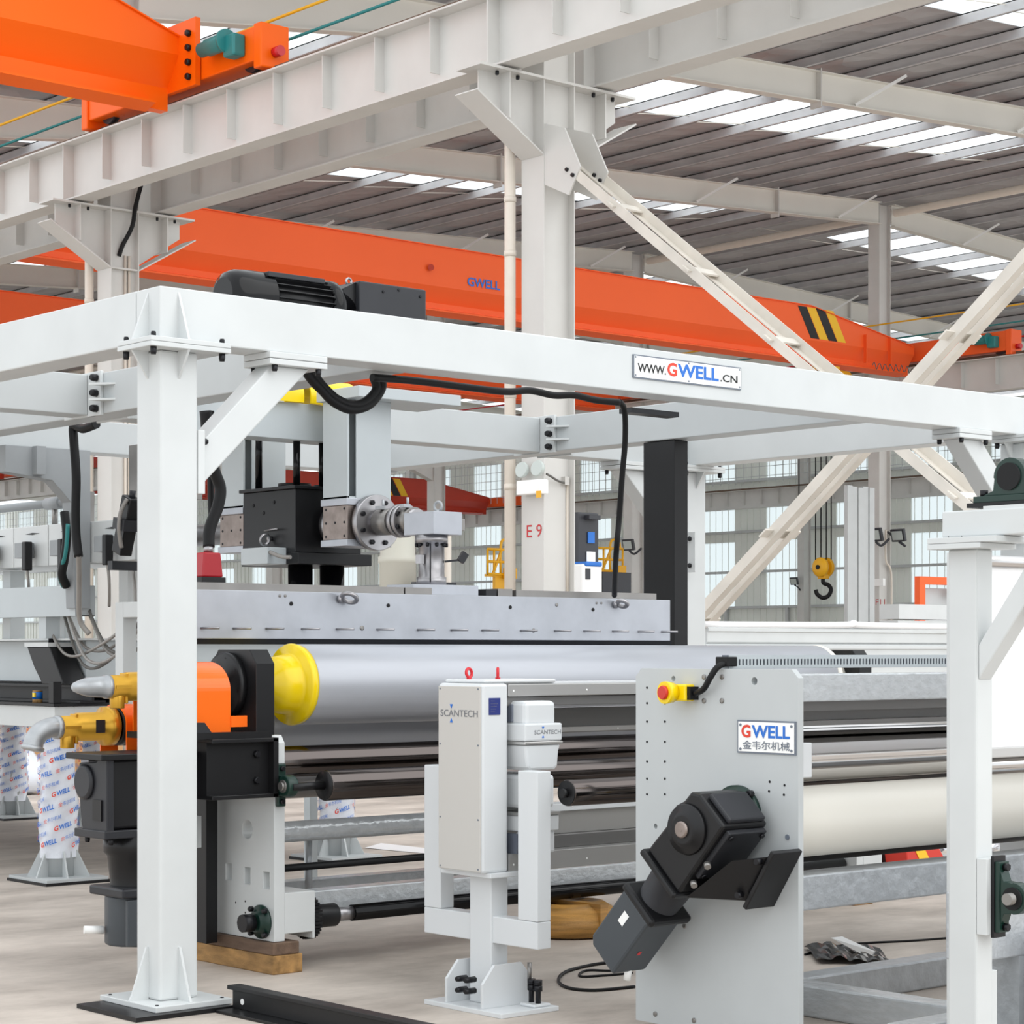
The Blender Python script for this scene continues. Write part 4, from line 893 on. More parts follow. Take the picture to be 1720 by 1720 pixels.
# gear motor, lying in the plane of the plate at about 47 degrees
ya, za = hy(1214, 1372)
P0 = Vector((6.3, 6.03, .888)); da = Vector((0, .68, -.733)).normalized(); db_ = Vector((0, .733, .68)).normalized(); dx = Vector((-1, 0, 0))
def L(a, b, c): return P0+da*a+db_*b+dx*c       # along motor axis, across, away from the plate
def lbox(a0, a1, b0, b1, c0, c1):
    v = [L(a, b, c) for c in (c0, c1) for b in (b0, b1) for a in (a0, a1)]
    return MB().add(v, [(0,2,3,1),(4,5,7,6),(0,1,5,4),(2,6,7,3),(0,4,6,2),(1,3,7,5)])
def lprism(poly, c0, c1):
    n = len(poly); m = MB(); v = [L(a, b, c0) for a, b in poly]+[L(a, b, c1) for a, b in poly]
    return m.add(v, [tuple(range(n)), tuple(range(2*n-1, n-1, -1))]+[(i, (i+1) % n, n+(i+1) % n, n+i) for i in range(n)])
gm = part('gear_motor', lprism([(-.15, -.12), (-.15, .06), (-.12, .1)]+[(.13*math.sin(t)*.9-.0, .0+.125*math.cos(t)) for t in (-.6, -.2, .2, .6)]+[(.19, .11), (.23, .11), (.23, -.13)], -.16, .1), 'black_paint', hu, .012)
part('gear_boss', MB().lathe(L(0, .01, .1), dx, [(0,.105),(.015,.1),(.02,.075),(.03,.07),(.032,.055)], 36), 'black_paint', gm)
part('output_shaft', MB().lathe(L(0, .01, .12), dx, [(0,.034),(.02,.034),(.024,.028)], 24).cyl(L(0,.01,.14), L(0,.01,.145), .01, 10), 'raw_steel', gm)
part('side_cover', lbox(-.13, .13, -.145, -.12, -.15, .07), 'charcoal', gm, .005)
part('side_cover', lbox(-.175, -.15, -.11, .04, -.14, .07), 'charcoal', gm, .008)
for a in (-.11, .11):
    for c in (-.13, 0.05): part('bolt', MB().cyl(L(a, -.145, c), L(a, -.155, c), .011, 6), 'bolt_black', gm)
part('neck_flange', lbox(.23, .26, -.135, .125, -.15, .12), 'black_paint', gm, .01)
nk = part('motor_neck', MB().lathe(L(.26, -.0, -.02), da, [(0,.1),(.03,.098),(.16,.09),(.17,.1)], 32), 'charcoal', gm)
part('motor_flange', lbox(.42, .46, -.115, .115, -.135, .1), 'black_paint', gm, .015)
mt = part('servo_motor', lprism([(.46, -.09), (.46, .105), (.745, .105), (.775, .075), (.775, -.09)], -.11, .085), 'motor_grey', gm, .012)
part('motor_label', MB().add([L(.52, .04, .0865), L(.58, .04, .0865), L(.58, .005, .0865), L(.52, .005, .0865)], [(0,1,2,3)]), 'plate_white', mt)
part('warning_mark', MB().add([L(.64, -.0915, .02), L(.66, -.0915, .02), L(.66, -.0915, .0), L(.64, -.0915, .0)], [(0,1,2,3)]), 'paint_red', mt)
part('plug', MB().cyl(L(.765, -.07, -.02), L(.81, -.1, -.02), .016, 14), 'plate_white', mt)
# bearing flange on the plate and torque bracket
part('bearing_flange', MB().lathe((6.5, 6.04, .93), (-1,0,0), [(0,.13),(.02,.13),(.025,.1),(.05,.07)], 36), 'green_cast', hu)
for t in (.3, 1.4, 2.6): part('bolt', MB().cyl((6.478, 6.04+.1*math.cos(t+2), .93+.1*math.sin(t+.2)), (6.45, 6.04+.1*math.cos(t+2), .93+.1*math.sin(t+.2)), .014, 8), 'bolt_black', hu)
tb = MB(); q4 = [(1228, 1446), (1150, 1508), (1262, 1514), (1300, 1438)]
v = [fX(a, b, 6.24 if k in (0, 1) else 6.36) for k, (a, b) in enumerate(q4)]+[fX(a, b, 6.24 if k in (0, 1) else 6.36)+Vector((.17 if k in (0, 1) else .12, 0, 0)) for k, (a, b) in enumerate(q4)]
part('torque_bracket', tb.add(v, [(0,1,2,3),(7,6,5,4),(0,4,5,1),(1,5,6,2),(2,6,7,3),(3,7,4,0)]), 'black_paint', gm, .006)
pa_, pb4 = fX(1303, 1428, 6.36), fX(1255, 1522, 6.36); dn = Vector((0, -(pb4-pa_).z, (pb4-pa_).y)).normalized()*.022
vv = [pa_, pb4, pb4-dn, pa_-dn]; v = [p-Vector((.03,0,0)) for p in vv]+[p+Vector((.14,0,0)) for p in vv]
part('bracket_plate', MB().add(v, [(0,1,2,3),(7,6,5,4),(0,4,5,1),(1,5,6,2),(2,6,7,3),(3,7,4,0)]), 'black_paint', gm, .004)
for a, b in ((1278, 1447), (1246, 1503)): o_ = fX(a, b, 6.33); part('bolt', MB().cyl(o_, o_+Vector((-.03,0,0)), .013, 8), 'bolt_black', gm)
for a in (.03, .14): part('bolt', MB().cyl(L(a, -.15, .09), L(a, -.17, .1), .014, 8), 'dull_steel', gm)
# rollers and beams of the unit
def xroll(x0, x1, y, z, r, m, name): return roll(x0, x1, y, z, r, m, name, hu)
wr = xroll(6.66, 10.65, 6.0, .895, .148, 'rubber_white', 'rubber_roller')
part('end_ring', MB().lathe((6.66, 6.0, .895), (-1,0,0), [(0,.146),(.03,.146),(.032,.03),(.12,.03)], 40), 'yellow', wr)
cr = xroll(6.56, 10.65, 6.08, 1.172, .118, 'chrome', 'chrome_roller'); part('roll_shaft', MB().cyl((6.53, 6.08, 1.172), (6.56, 6.08, 1.172), .04), 'dull_steel', cr)
part('roller_bracket', MB().box(6.531, 6.6, 5.73, 5.79, 1.1, 1.24), 'scanner_white', hu, .004)
part('top_beam', MB().box(6.532, 10.69, 5.85, 6.0, 1.4, 1.515), 'film_wrap', hu, .006)
part('rail_profile', MB().box(6.532, 10.69, 5.9, 6.02, 1.36, 1.399).box(6.532, 10.69, 5.88, 5.98, 1.3, 1.32).box(6.532, 10.69, 5.95, 6.02, 1.3, 1.36), 'dark_aluminium', hu)
part('low_beam', MB().box(6.532, 10.69, 5.85, 6.0, .545, .69), 'galvanised', hu, .008)
part('drive_shaft', MB().cyl((6.531, 6.3, .72), (10.6, 6.3, .72), .04), 'black_paint', hu); part('shaft_coupling', MB().cyl((6.78, 6.3, .72), (6.9, 6.3, .72), .075, 32), 'rubber', hu, .01)
g3 = xroll(6.4, 10.6, 6.97, .985, .058, 'chrome_dark_reflection', 'guide_roller'); part('roll_end', MB().cyl((6.395, 6.97, .985), (6.4, 6.97, .985), .055), 'black_paint', g3); part('roll_shaft', MB().cyl((6.37, 6.97, .985), (6.4, 6.97, .985), .02), 'black_paint', g3)
part('roller_arm', MB().box(10.61, 10.69, 6.6, 7.01, .955, 1.015), 'black_paint', hu)
# slotted cable duct on top
du = part('cable_duct', MB().box(6.53, 10.2, 6.12, 6.16, 1.536, 1.542).box(6.53, 10.2, 6.12, 6.123, 1.575, 1.592).box(6.53, 10.2, 6.119, 6.123, 1.537, 1.55), 'cool_grey_paint', hu)
part('duct_back_shaded', MB().box(6.53, 10.2, 6.13, 6.16, 1.543, 1.592), 'slate', du)  # dark colour stands in for the shade inside the duct, seen between the fingers
finger = MB().box(-.0055, .0055, 0, .003, 0, .026).mesh('duct_finger', material='cool_grey_paint')
for i in range(170): inst('duct_finger', finger, du, (6.54+i*.0215, 6.12, 1.549))
part('duct_plug', MB().box(6.5, 6.56, 6.1, 6.17, 1.545, 1.585), 'rubber', du, .004)

# ================================================================ RIGHT HAND STAND WITH SHEET
ws = thing('winder_stand', 'slim white stand at the right edge with green pillow bearings', 'stand', (6.55, 4.9, 0))
part('post', MB().box(6.5, 6.6, 4.85, 4.98, 0, 1.985), 'white_paint', ws, .008)
part('cap_plate', MB().box(6.44, 6.66, 4.79, 5.03, 1.985, 2.005), 'white_paint', ws, .002); part('cap_plate', MB().box(6.44, 6.66, 4.72, 5.03, 2.006, 2.028), 'white_paint', ws, .002)
part('top_beam', MB().box(6.49, 6.61, 4.2, 5.0, 2.03, 2.128), 'white_paint', ws, .006)
part('pad', MB().box(6.5, 6.6, 4.25, 4.82, 2.128, 2.14), 'white_paint', ws)
part('brace', MB().prism([(4.85, 1.5), (4.85, 1.63), (4.632, 1.93), (4.632, 1.79)], 'X', 6.51, 6.59), 'white_paint', ws, .006)
part('side_post', MB().box(6.505, 6.595, 4.46, 4.63, 1.76, 2.028), 'white_paint', ws, .004)
for y in (4.99, 4.93): bolt(ws, (6.5, y-.02, 2.028), 'Z', .01, .018)
part('shoulder', MB().box(6.601, 6.64, 4.86, 4.98, .2, .42), 'white_paint', ws, .003)
def pillow(parent, base, m4):
    pbm = MB().box(-.13, .13, -.03, .03, 0, .02).prism([(-.1, .02), (-.06, .035), (-.055, .07)]+[(.058*math.cos(t), .075+.058*math.sin(t)) for t in [math.pi*(1-i/12) for i in range(13)]]+[(.055, .07), (.06, .035), (.1, .02)], 'Y', -.025, .025)
    o = part('pillow_bearing', pbm.xf(m4), 'green_cast', parent, .004)
    part('bearing_insert', MB().cyl((0,-.032,.075), (0,.032,.075), .042, 28).xf(m4), 'rubber', o); part('bearing_ring', MB().torus((0,-.03,.075), (0,1,0), .041, .003, 28, 6).torus((0,-.034,.075), (0,1,0), .024, .005, 28, 8).xf(m4), 'steel', o)
    part('base_shim', MB().box(-.15, .15, -.035, .035, -.014, 0).xf(m4), 'black_paint', o)
    for x in (-.11, .11): part('bolt', MB().cyl((x,0,.02), (x,0,.04), .014, 6).xf(m4), 'bolt_black', o)
    return o
pillow(ws, None, Matrix.Translation((6.55, 4.72, 2.154)) @ Matrix.Scale(1.2, 4) @ Matrix.Rotation(math.pi/2, 4, 'Z'))
part('pad', MB().box(6.5, 6.6, 4.805, 4.849, .565, .845), 'white_paint', ws, .002)
pillow(ws, None, Matrix.Translation((6.56, 4.79, .705)) @ Matrix.Rotation(math.pi/2, 4, 'X') @ Matrix.Rotation(math.pi/2, 4, 'Z'))
part('shaft', MB().cyl((6.5, 4.716, .705), (9.6, 4.716, .705), .022, 20), 'dull_steel', ws); part('shaft', MB().cyl((6.53, 4.72, 2.244), (9.6, 4.72, 2.244), .022, 20), 'dull_steel', ws)
part('post', MB().box(9.58, 9.68, 4.66, 4.78, 0, 2.3), 'white_paint', ws, .008)
sheet = thing('plastic_sheet', 'white plastic sheet web hanging behind the slim white stand', 'sheet', (8, 5.2, 1.2))
part('web', MB().box(6.88, 9.6, 5.14, 5.146, 1.23, 1.95), 'sheet_white', sheet); part('wind_bar', MB().box(6.88, 9.6, 5.1, 5.19, 1.19, 1.23), 'aluminium', sheet, .004)
part('edge_tube', MB().cyl((6.82, 5.15, 1.16), (9.6, 5.15, 1.16), .028, 20), 'chrome', sheet)
part('top_tube', MB().cyl((6.82, 5.14, 1.96), (9.6, 5.14, 1.96), .025, 20), 'chrome', sheet)
part('sheet_post', MB().box(9.6, 9.68, 5.06, 5.22, 0, 2.3), 'white_paint', sheet)
part('sheet_post', MB().box(6.78, 6.85, 5.09, 5.2, 0, 1.99), 'white_paint', sheet)
# galvanised floor frame
ff = thing('floor_frame', 'galvanised square tube frame lying on the floor at lower right', 'frame', (8, 5.6, 0))
for y0 in (6.42, 5.3, 4.72): part('long_tube', MB().box(6.7, 10.4, y0, y0+.14, 0, .14), 'film_wrap' if y0 < 6 else 'galvanised', ff, .01)
for x0 in (7.2, 9.8): part('cross_tube', MB().box(x0, x0+.14, 5.445, 6.415, 0, .14), 'film_wrap', ff, .01)
part('upright_plate', MB().box(7.0, 9.6, 4.9, 4.92, .141, .5), 'film_wrap', ff); part('drive_rail', MB().box(6.72, 9.8, 5.02, 5.16, .42, .68), 'galvanised', ff, .006)
for x0 in (7.0, 9.5): part('stay', MB().box(x0, x0+.06, 5.02, 5.16, 0, .42), 'galvanised', ff)
# floor rail towards the camera
fl_r = thing('floor_rail', 'black steel rail section lying on the floor beside the post foot', 'rail', (5.4, 7.2, 0))
part('rail_section', MB().box(5.3, 5.52, 5.6, 8.08, 0, .014).box(5.39, 5.402, 5.6, 8.08, .014, .1).box(5.36, 5.43, 5.6, 8.08, .1, .118), 'black_paint', fl_r, .002)
part('bolt_hole', MB().cyl((5.389, 8.0, .05), (5.387, 8.0, .05), .014, 12), 'plate_white', fl_r)

# ================================================================ EXTRUDER AND PLATFORM AT LEFT
pf = thing('extruder_platform', 'white edged platform on film wrapped legs behind the left post', 'platform', (8.8, 15.5, 0))
part('deck', MB().box(7.33, 10.25, 13.18, 19.6, 1.232, 1.25), 'black_paint', pf)
for a in ((7.35, 7.5, 13.2, 19.6), (10.1, 10.25, 13.2, 19.6), (7.5, 10.1, 13.2, 13.35), (7.5, 10.1, 19.45, 19.6)): part('edge_beam', MB().box(*a, 1.083, 1.23), 'white_paint', pf, .004)
def wrapped_leg(cx, cy, r=.125, zt=1.08):
    part('base_plate', MB().box(cx-.24, cx+.24, cy-.27, cy+.27, .02, .04), 'grey_and_shaded_white', pf); part('shim_plate', MB().box(cx-.25, cx+.25, cy-.28, cy+.28, 0, .02), 'black_paint', pf)
    for t in range(6):
        a = math.pi/3*t+.3; u = Vector((math.cos(a), math.sin(a), 0)); n = Vector((-u.y, u.x, 0))*.006; b = Vector((cx, cy, 0))
        q = [b+u*.1+Vector((0,0,.04)), b+u*.22+Vector((0,0,.04)), b+u*.13+Vector((0,0,.22)), b+u*.1+Vector((0,0,.22))]
        part('gusset', MB().add([p+n for p in q]+[p-n for p in q], [(0,1,2,3),(7,6,5,4),(0,4,5,1),(1,5,6,2),(2,6,7,3),(3,7,4,0)]), 'grey_and_shaded_white', pf)
    part('leg', MB().cyl((cx, cy, .04), (cx, cy, zt), .11, 28), 'grey_and_shaded_white', pf)
    rnd = random.Random(int(cx*100+cy*10)); prof = []; m = MB(); n = 36; K = 22
    vs = []
    for k in range(K+1):
        z = .17+(zt-.172)*k/K
        for i in range(n):
            th = 2*math.pi*i/n; rr = r+.009*math.sin(2*th+z*7)+.006*math.sin(5*th-z*16+cx)+.004*rnd.uniform(-1, 1)
            vs.append((cx+rr*math.cos(th), cy+rr*math.sin(th), z))
    fs = [(k*n+i, k*n+(i+1) % n, (k+1)*n+(i+1) % n, (k+1)*n+i) for k in range(K) for i in range(n)]
    m.add(vs, fs, True); w = part('wrap_film', m, 'film_print', pf, label='white film with printed blue and red lettering')
    # printed lettering runs slantwise round the film
    red, blue = MB(), MB(); R = r+.021; row = 0; z = .24
    while z < zt-.08:
        for j in range(4):
            t0 = j*1.62+row*.75
            for s, dst, off, wd, ht, bo in (('G', red, 0, .03, .034, .03), ('WELL', blue, .034, .095, .034, .03), ('金', red, .155, .03, .03, 0), ('韦尔机械', blue, .187, .1, .03, 0)):
                if (s, bo) not in TXT: TXT[(s, bo)] = text_verts(s, bo)
                vv, ff_ = TXT[(s, bo)]
                pts = []
                for p in vv:
                    uu = off+p[0]*wd; zz = z+p[1]*ht+uu*.32; a = t0+uu/R; pts.append((cx+R*math.cos(a), cy+R*math.sin(a), zz))
                if max(p[2] for p in pts) < zt-.01: dst.add(pts, ff_)
        z += .118; row += 1
    part('lettering', red, 'ink_red', w, kind='stuff'); part('lettering', blue, 'ink_blue', w, kind='stuff')
TXT = {}
for cx, cy in ((7.52, 13.45), (9.93, 13.45), (10.05, 17.3), (10.05, 18.85)): wrapped_leg(cx, cy)
ex = thing('extruder', 'white extruder with heater covers, grey plugs and hanging cables', 'extruder', (8, 15, 1.25))
part('base_block', MB().box(7.62, 9.9, 13.25, 19.0, 1.39, 1.685), 'cool_grey_paint', ex, .006)
part('base_plate', MB().box(7.5, 10.0, 13.2, 19.05, 1.686, 1.7), 'white_paint', ex)
part('rail', MB().box(7.52, 7.72, 13.15, 19.0, 1.252, 1.268).box(7.61, 7.63, 13.15, 19.0, 1.268, 1.36).box(7.52, 7.72, 13.15, 19.0, 1.36, 1.376), 'black_paint', ex)
part('rail', MB().box(9.6, 9.8, 13.25, 19.0, 1.252, 1.39), 'black_paint', ex)
br = MB().prism([(13.72, 1.64), (13.4, 1.64), (13.2, 1.38), (13.5, 1.38), (13.62, 1.5)], 'X', 7.42, 7.6); part('swing_bracket', br, 'black_paint', ex, .006)
part('bracket_cap', MB().box(7.41, 7.61, 13.4, 13.74, 1.641, 1.67), 'white_paint', ex); part('bracket_bolt', MB().cyl((7.5, 13.5, 1.67), (7.5, 13.5, 1.76), .03, 8), 'bolt_black', ex)
yb = [fX(px, 0, 7.5).y for px in (0, 15, 58, 142, 228)]
secs = [(12.4, 13.02, 2.215, 2.495)]; yy = 13.06
while yy < 18: secs.append((yy, yy+.5, 2.21, 2.5)); yy += .505
for k, (a, b, z0, z1) in enumerate(secs):
    hc = part('heater_cover', MB().box(7.5, 7.95, a, b-.004, z0, z1), 'white_paint', ex, .006)
    yc = (a+b)/2-.03
    part('cover_slit', MB().prism([(yc-.1, z1-.055), (yc, z1-.048), (yc+.1, z1-.055), (yc, z1-.063)], 'X', 7.497, 7.5), 'rubber', hc)
    pg = part('plug_box', MB().box(7.41, 7.5, yc-.02, yc+.1, z0+.06, z0+.17), 'mid_grey_paint', hc, .004)
    part('plug', MB().box(7.4, 7.46, yc-.075, yc-.021, z0-.03, z0+.175), 'black_paint', pg, .008)
    part('plug_cable', MB().tube([(7.43, yc-.05, z0-.02), (7.44, yc-.05, z0-.12), (7.46, yc-.02, z0-.22), (7.5, yc+.05, z0-.3)], .011, 8), 'wire_grey', pg)
for y in (12.75, 13.6, 14.4, 15.4): part('barrel_post', MB().box(7.62, 7.74, y-.06, y+.06, 1.7, 2.2), 'white_paint', ex, .004)
part('cable_tray', MB().box(7.395, 7.4, 13.0, 16.5, 1.85, 2.06).box(7.4, 7.545, 13.0, 16.5, 1.85, 1.856).box(7.545, 7.55, 13.0, 16.5, 1.85, 2.06).box(7.42, 7.545, 13.0, 13.005, 1.85, 2.06), 'cool_grey_paint', ex)
for y in (13.5, 15.2): part('tray_post', MB().box(7.42, 7.53, y-.05, y+.05, 1.7, 1.85), 'cool_grey_paint', ex)
part('melt_flange', MB().lathe((XM, 12.39, 2.36), (0,-1,0), [(0,.17),(.05,.17),(.06,.12),(.15,.1)], 36), 'dull_steel', ex)
part('vent_pipe', MB().cyl((7.6, 13.32, 2.66), (7.6, 17.5, 2.66), .03, 16).cyl((7.6, 13.55, 2.66), (7.6, 13.75, 2.66), .045, 16), 'mid_grey_paint', ex); part('vent_stub', MB().box(7.55, 7.66, 13.2, 13.33, 2.5, 2.72), 'dull_steel', ex)
for y in (13.65, 15.5): part('vent_leg', MB().cyl((7.6, y, 2.5), (7.6, y, 2.64), .02, 10), 'dull_steel', ex)
# feed block, actuator and bracket just left of the white post
part('brushed_hood', MB().box(7.5, 7.9, 12.2, 12.48, 2.62, 2.98), 'dull_steel', ex, .004)
ac = part('actuator', MB().bar(fX(204, 930, 7.3), fX(222, 835, 7.3), .09, .12, (1,0,0)), 'black_paint', ex, .01); part('actuator_band', MB().bar(fX(210, 890, 7.28), fX(212, 872, 7.28), .11, .14, (1,0,0)), 'charcoal', ac)
part('actuator_rod', MB().cyl(fX(222, 838, 7.3), fX(223, 824, 7.3), .02, 10), 'charcoal', ac)
part('actuator_hose', MB().tube([fX(214, 838, 7.25), fX(203, 860, 7.22), fX(200, 890, 7.22), fX(204, 920, 7.25)], .014, 8), 'wire_grey', ac)
part('actuator_base', MB().box(7.27, 7.6, 12.3, 12.36, 2.14, 2.2), 'charcoal', ac)
a0, a1 = fX(200, 1012, 7.3), fX(228, 1120, 7.3)
part('tube_bracket', MB().box(7.27, 7.37, a0.y-.1, a0.y, 1.25, a0.z).box(7.27, 7.37, a0.y-.75, a0.y-.1, a0.z-.1, a0.z), 'white_paint', ex, .004)
part('tube_bracket_foot', MB().box(7.27, 7.37, a0.y-.75, a0.y-.65, 0, a0.z-.1), 'white_paint', ex, .004)
rn = random.Random(3)
for i in range(6):
    ya_ = 12.72+.12*i; x = 7.52+rn.uniform(-.06, .1); sag = rn.uniform(.1, .32)
    part('hanging_cable', MB().tube([(7.56, ya_+.35, 1.93), (x, ya_+.25, 1.86), (x, ya_, 1.84-sag), (x, ya_-.35, 1.8-sag*.8), (7.45, ya_-.7-rn.uniform(0,.3), 1.83), (7.5, ya_-.9, 2.15)], .011, 8), 'wire_grey' if i % 3 else 'rubber_grey', ex)
part('cable_bundle', MB().tube([fX(108, 860, 7.3), fX(112, 900, 7.3), fX(108, 940, 7.3), fX(104, 965, 7.3), fX(112, 985, 7.35)], .03, 10), 'rubber', ex); part('cable_bundle', MB().tube([fX(114, 880, 7.28), fX(110, 930, 7.28), fX(100, 965, 7.3), fX(106, 985, 7.35)], .014, 8), 'teal_motor', ex)
part('hose_end', MB().tube([fX(132, 933, 7.0), fX(133, 960, 7.05), fX(133, 985, 7.1), fX(134, 1040, 7.15), fX(150, 1065, 7.2)], .018, 8), 'wire_grey', ex)
jp = fX(63, 1176, 7.42)
jr = thing('label_jar', 'small jar with blue and yellow label on the platform edge', 'jar', (7.42, jp.y, 1.25))
part('jar_body', MB().cyl((7.42, jp.y, 1.25), (7.42, jp.y, 1.275), .035, 20).cyl((7.42, jp.y, 1.325), (7.42, jp.y, 1.335), .035, 20), 'wood', jr); part('jar_label', MB().cyl((7.42, jp.y, 1.275), (7.42, jp.y, 1.325), .0355, 20), 'blue', jr); part('label_spot', MB().cbox((7.387, jp.y-.012, 1.305), (.012, .03, .03)), 'yellow', jr)
solo('stop_block', MB().box(7.335, 7.4, 13.19, 13.26, 1.251, 1.4), 'black_paint', 'small black block standing on the platform corner', 'block', bevel=.004)
# ---- crates below the platform
q = fZ(52, 1330)
def crate(name, label, px0, px1, ybase, ytop, dep, m, cat='box', group='boxes under the platform'):
    a, b = fZ(px0, ybase), fZ(px1, ybase); h = fX(px0, ytop, a.x).z
    return solo(name, MB().box(a.x, a.x+dep, min(a.y, b.y)-.0, max(a.y, b.y), 0, h), m, label, cat, group, .01)
crate('plywood_crate', 'pinkish plywood crate behind the wrapped leg', 26, 64, 1300, 1222, .8, 'plywood')
crate('cardboard_box', 'tall brown cardboard box right of the plywood crate', 58, 76, 1328, 1250, .5, 'cardboard'); crate('cardboard_box', 'brown cardboard box seen right of the wrapped leg', 126, 146, 1322, 1246, .6, 'cardboard')
wt = MB()
for i in range(14):
    p = fZ(rn.uniform(30, 62), rn.uniform(1310, 1328)); wt.tube([p+Vector((0,0,.02)), p+Vector((rn.uniform(-.3,.3), rn.uniform(-.3,.3), .1)), p+Vector((rn.uniform(-.4,.4), rn.uniform(-.4,.4), .03))], .025, 6)
solo('cable_heap', wt, 'rubber', 'heap of black hoses on the floor by the cardboard box', 'hoses', kind='stuff')
bp_ = fZ(38, 1334); bgm = MB().lathe(bp_, (0,0,1), [(0,.1),(.05,.26),(.2,.3),(.35,.22),(.5,.1),(.56,.13)], 14); bgm.v = [v+Vector((rn.uniform(-.03,.03),)*3) if False else v+Vector((rn.uniform(-.03,.03), rn.uniform(-.03,.03), abs(rn.uniform(-.02,.02)))) for v in bgm.v]
solo('plastic_bag', bgm, 'film_print', 'crumpled white plastic bag beside the plywood crate', 'bag')

# ================================================================ THINGS FURTHER BACK
# stack of white sandwich panels
sp_ = thing('panel_stack', 'long stack of white ribbed wall panels behind the haul off unit', 'panels', (15.5, 13, 0))
x0, x1 = fY(1184, 0, 12.6).x, fY(1700, 0, 12.6).x
ph = .1475
for i in range(12):
    z = .04+i*.149; part('wall_panel', MB().prism([(12.6, z+.012), (12.62, z), (13.7, z), (13.7, z+ph), (12.62, z+ph), (12.585, z+ph-.02), (12.585, z+ph-.045), (12.6, z+ph-.055)], 'X', x0+.015*(i % 3), x1), 'white_paint', sp_)
part('film_cover', MB().tube([(x0, 12.62, 1.835), ((x0*.6+x1*.4), 12.6, 1.845), (x0*.55+x1*.45, 12.6, 1.865), (x0*.5+x1*.5, 12.6, 1.845), (x1, 12.62, 1.84)], .03, 8), 'sheet_white', sp_)
for x in (x0+.6, x1-.6): part('bearer', MB().box(x, x+.12, 12.65, 13.65, 0, .04), 'wood', sp_)
def far_box(name, label, cat, px0, px1, py0, py1, Y, dep, m, group=None):
    a, b = fY(px0, py1, Y), fY(px1, py0, Y); return solo(name, MB().box(a.x, b.x, Y, Y+dep, max(0, a.z) if py1 < 1150 else 0, b.z), m, label, cat, group)
tp = thing('panel_bundle', 'tall bundle of white panels standing left of column F 11', 'panels', (43.6, 36, 0))
ta, tb_ = fY(1424, 815, 36), fY(1470, 815, 36)
for i in range(5):
    w_ = (tb_.x-ta.x)/5; part('panel', MB().box(ta.x+i*w_, ta.x+(i+1)*w_-.02, 36+.03*(i % 2), 36.12, 0, ta.z-.02*(i % 3)), 'white_paint', tp)
ps2 = thing('panel_stack', 'short white panel stack on the floor right of column F 11', 'panels', (27, 22, 0)); pa, pb_ = fY(1510, 1012, 22), fY(1660, 1012, 22)
for i in range(9): part('wall_panel', MB().box(pa.x, pb_.x, 22+.02*(i % 2), 22.4, .02+i*(pa.z-.02)/9, .02+(i+1)*(pa.z-.02)/9-.025), 'white_paint', ps2)
of = thing('orange_goods_frame', 'orange steel frame around a pale board beyond the right stand', 'frame', (29, 24, 0)); oa, ob = fY(1545, 968, 24.5), fY(1702, 968, 24.5)
part('rail', MB().box(oa.x, ob.x, 24.5, 24.62, oa.z-.14, oa.z), 'orange_red', of); part('upright', MB().box(oa.x, oa.x+.16, 24.5, 24.62, 0, oa.z-.141), 'orange_red', of); part('upright', MB().box(ob.x-.16, ob.x, 24.5, 24.62, 0, oa.z-.141), 'orange_red', of)
part('board', MB().box(oa.x+.2, ob.x-.2, 24.65, 24.7, 0, oa.z-.2), 'grey_and_shaded_white', of)
part('light_bar', MB().box(oa.x+.8, ob.x-.2, 24.45, 24.5, oa.z-.32, oa.z-.2), 'plate_white', of)
# machine tool cabinet
cb = thing('machine_tool', 'tall black and white control cabinet with blue curved console behind column E 9', 'cabinet', (21, 22, 0))
def cbx(nm, px0, px1, py0, py1, Y0, d, m, z0=None, b=0):
    a, b_ = fY(px0, py1, Y0), fY(px1, py0, Y0); return part(nm, MB().box(a.x, b_.x, Y0, Y0+d, a.z if z0 is None else z0, b_.z), m, cb, b)
cbx('tall_cabinet', 970, 1006, 862, 948, 22.3, .8, 'cabinet_black', b=.02); cbx('cabinet_top', 990, 1009, 866, 872, 22.2, .3, 'cabinet_black'); cbx('screen', 988, 999, 894, 912, 22.28, .015, 'blue'); cbx('note', 986, 1000, 927, 943, 22.28, .015, 'plate_white')
cbx('console', 978, 1012, 948, 1000, 22.1, .9, 'plate_white', 0, .03); cbx('console_trim', 984, 1012, 944, 951, 22.08, .4, 'blue', b=.02); cbx('keypad', 984, 992, 955, 973, 22.09, .01, 'cabinet_black')
cbx('lower_bed', 1012, 1060, 962, 1000, 22.4, 1.2, 'charcoal', 0)
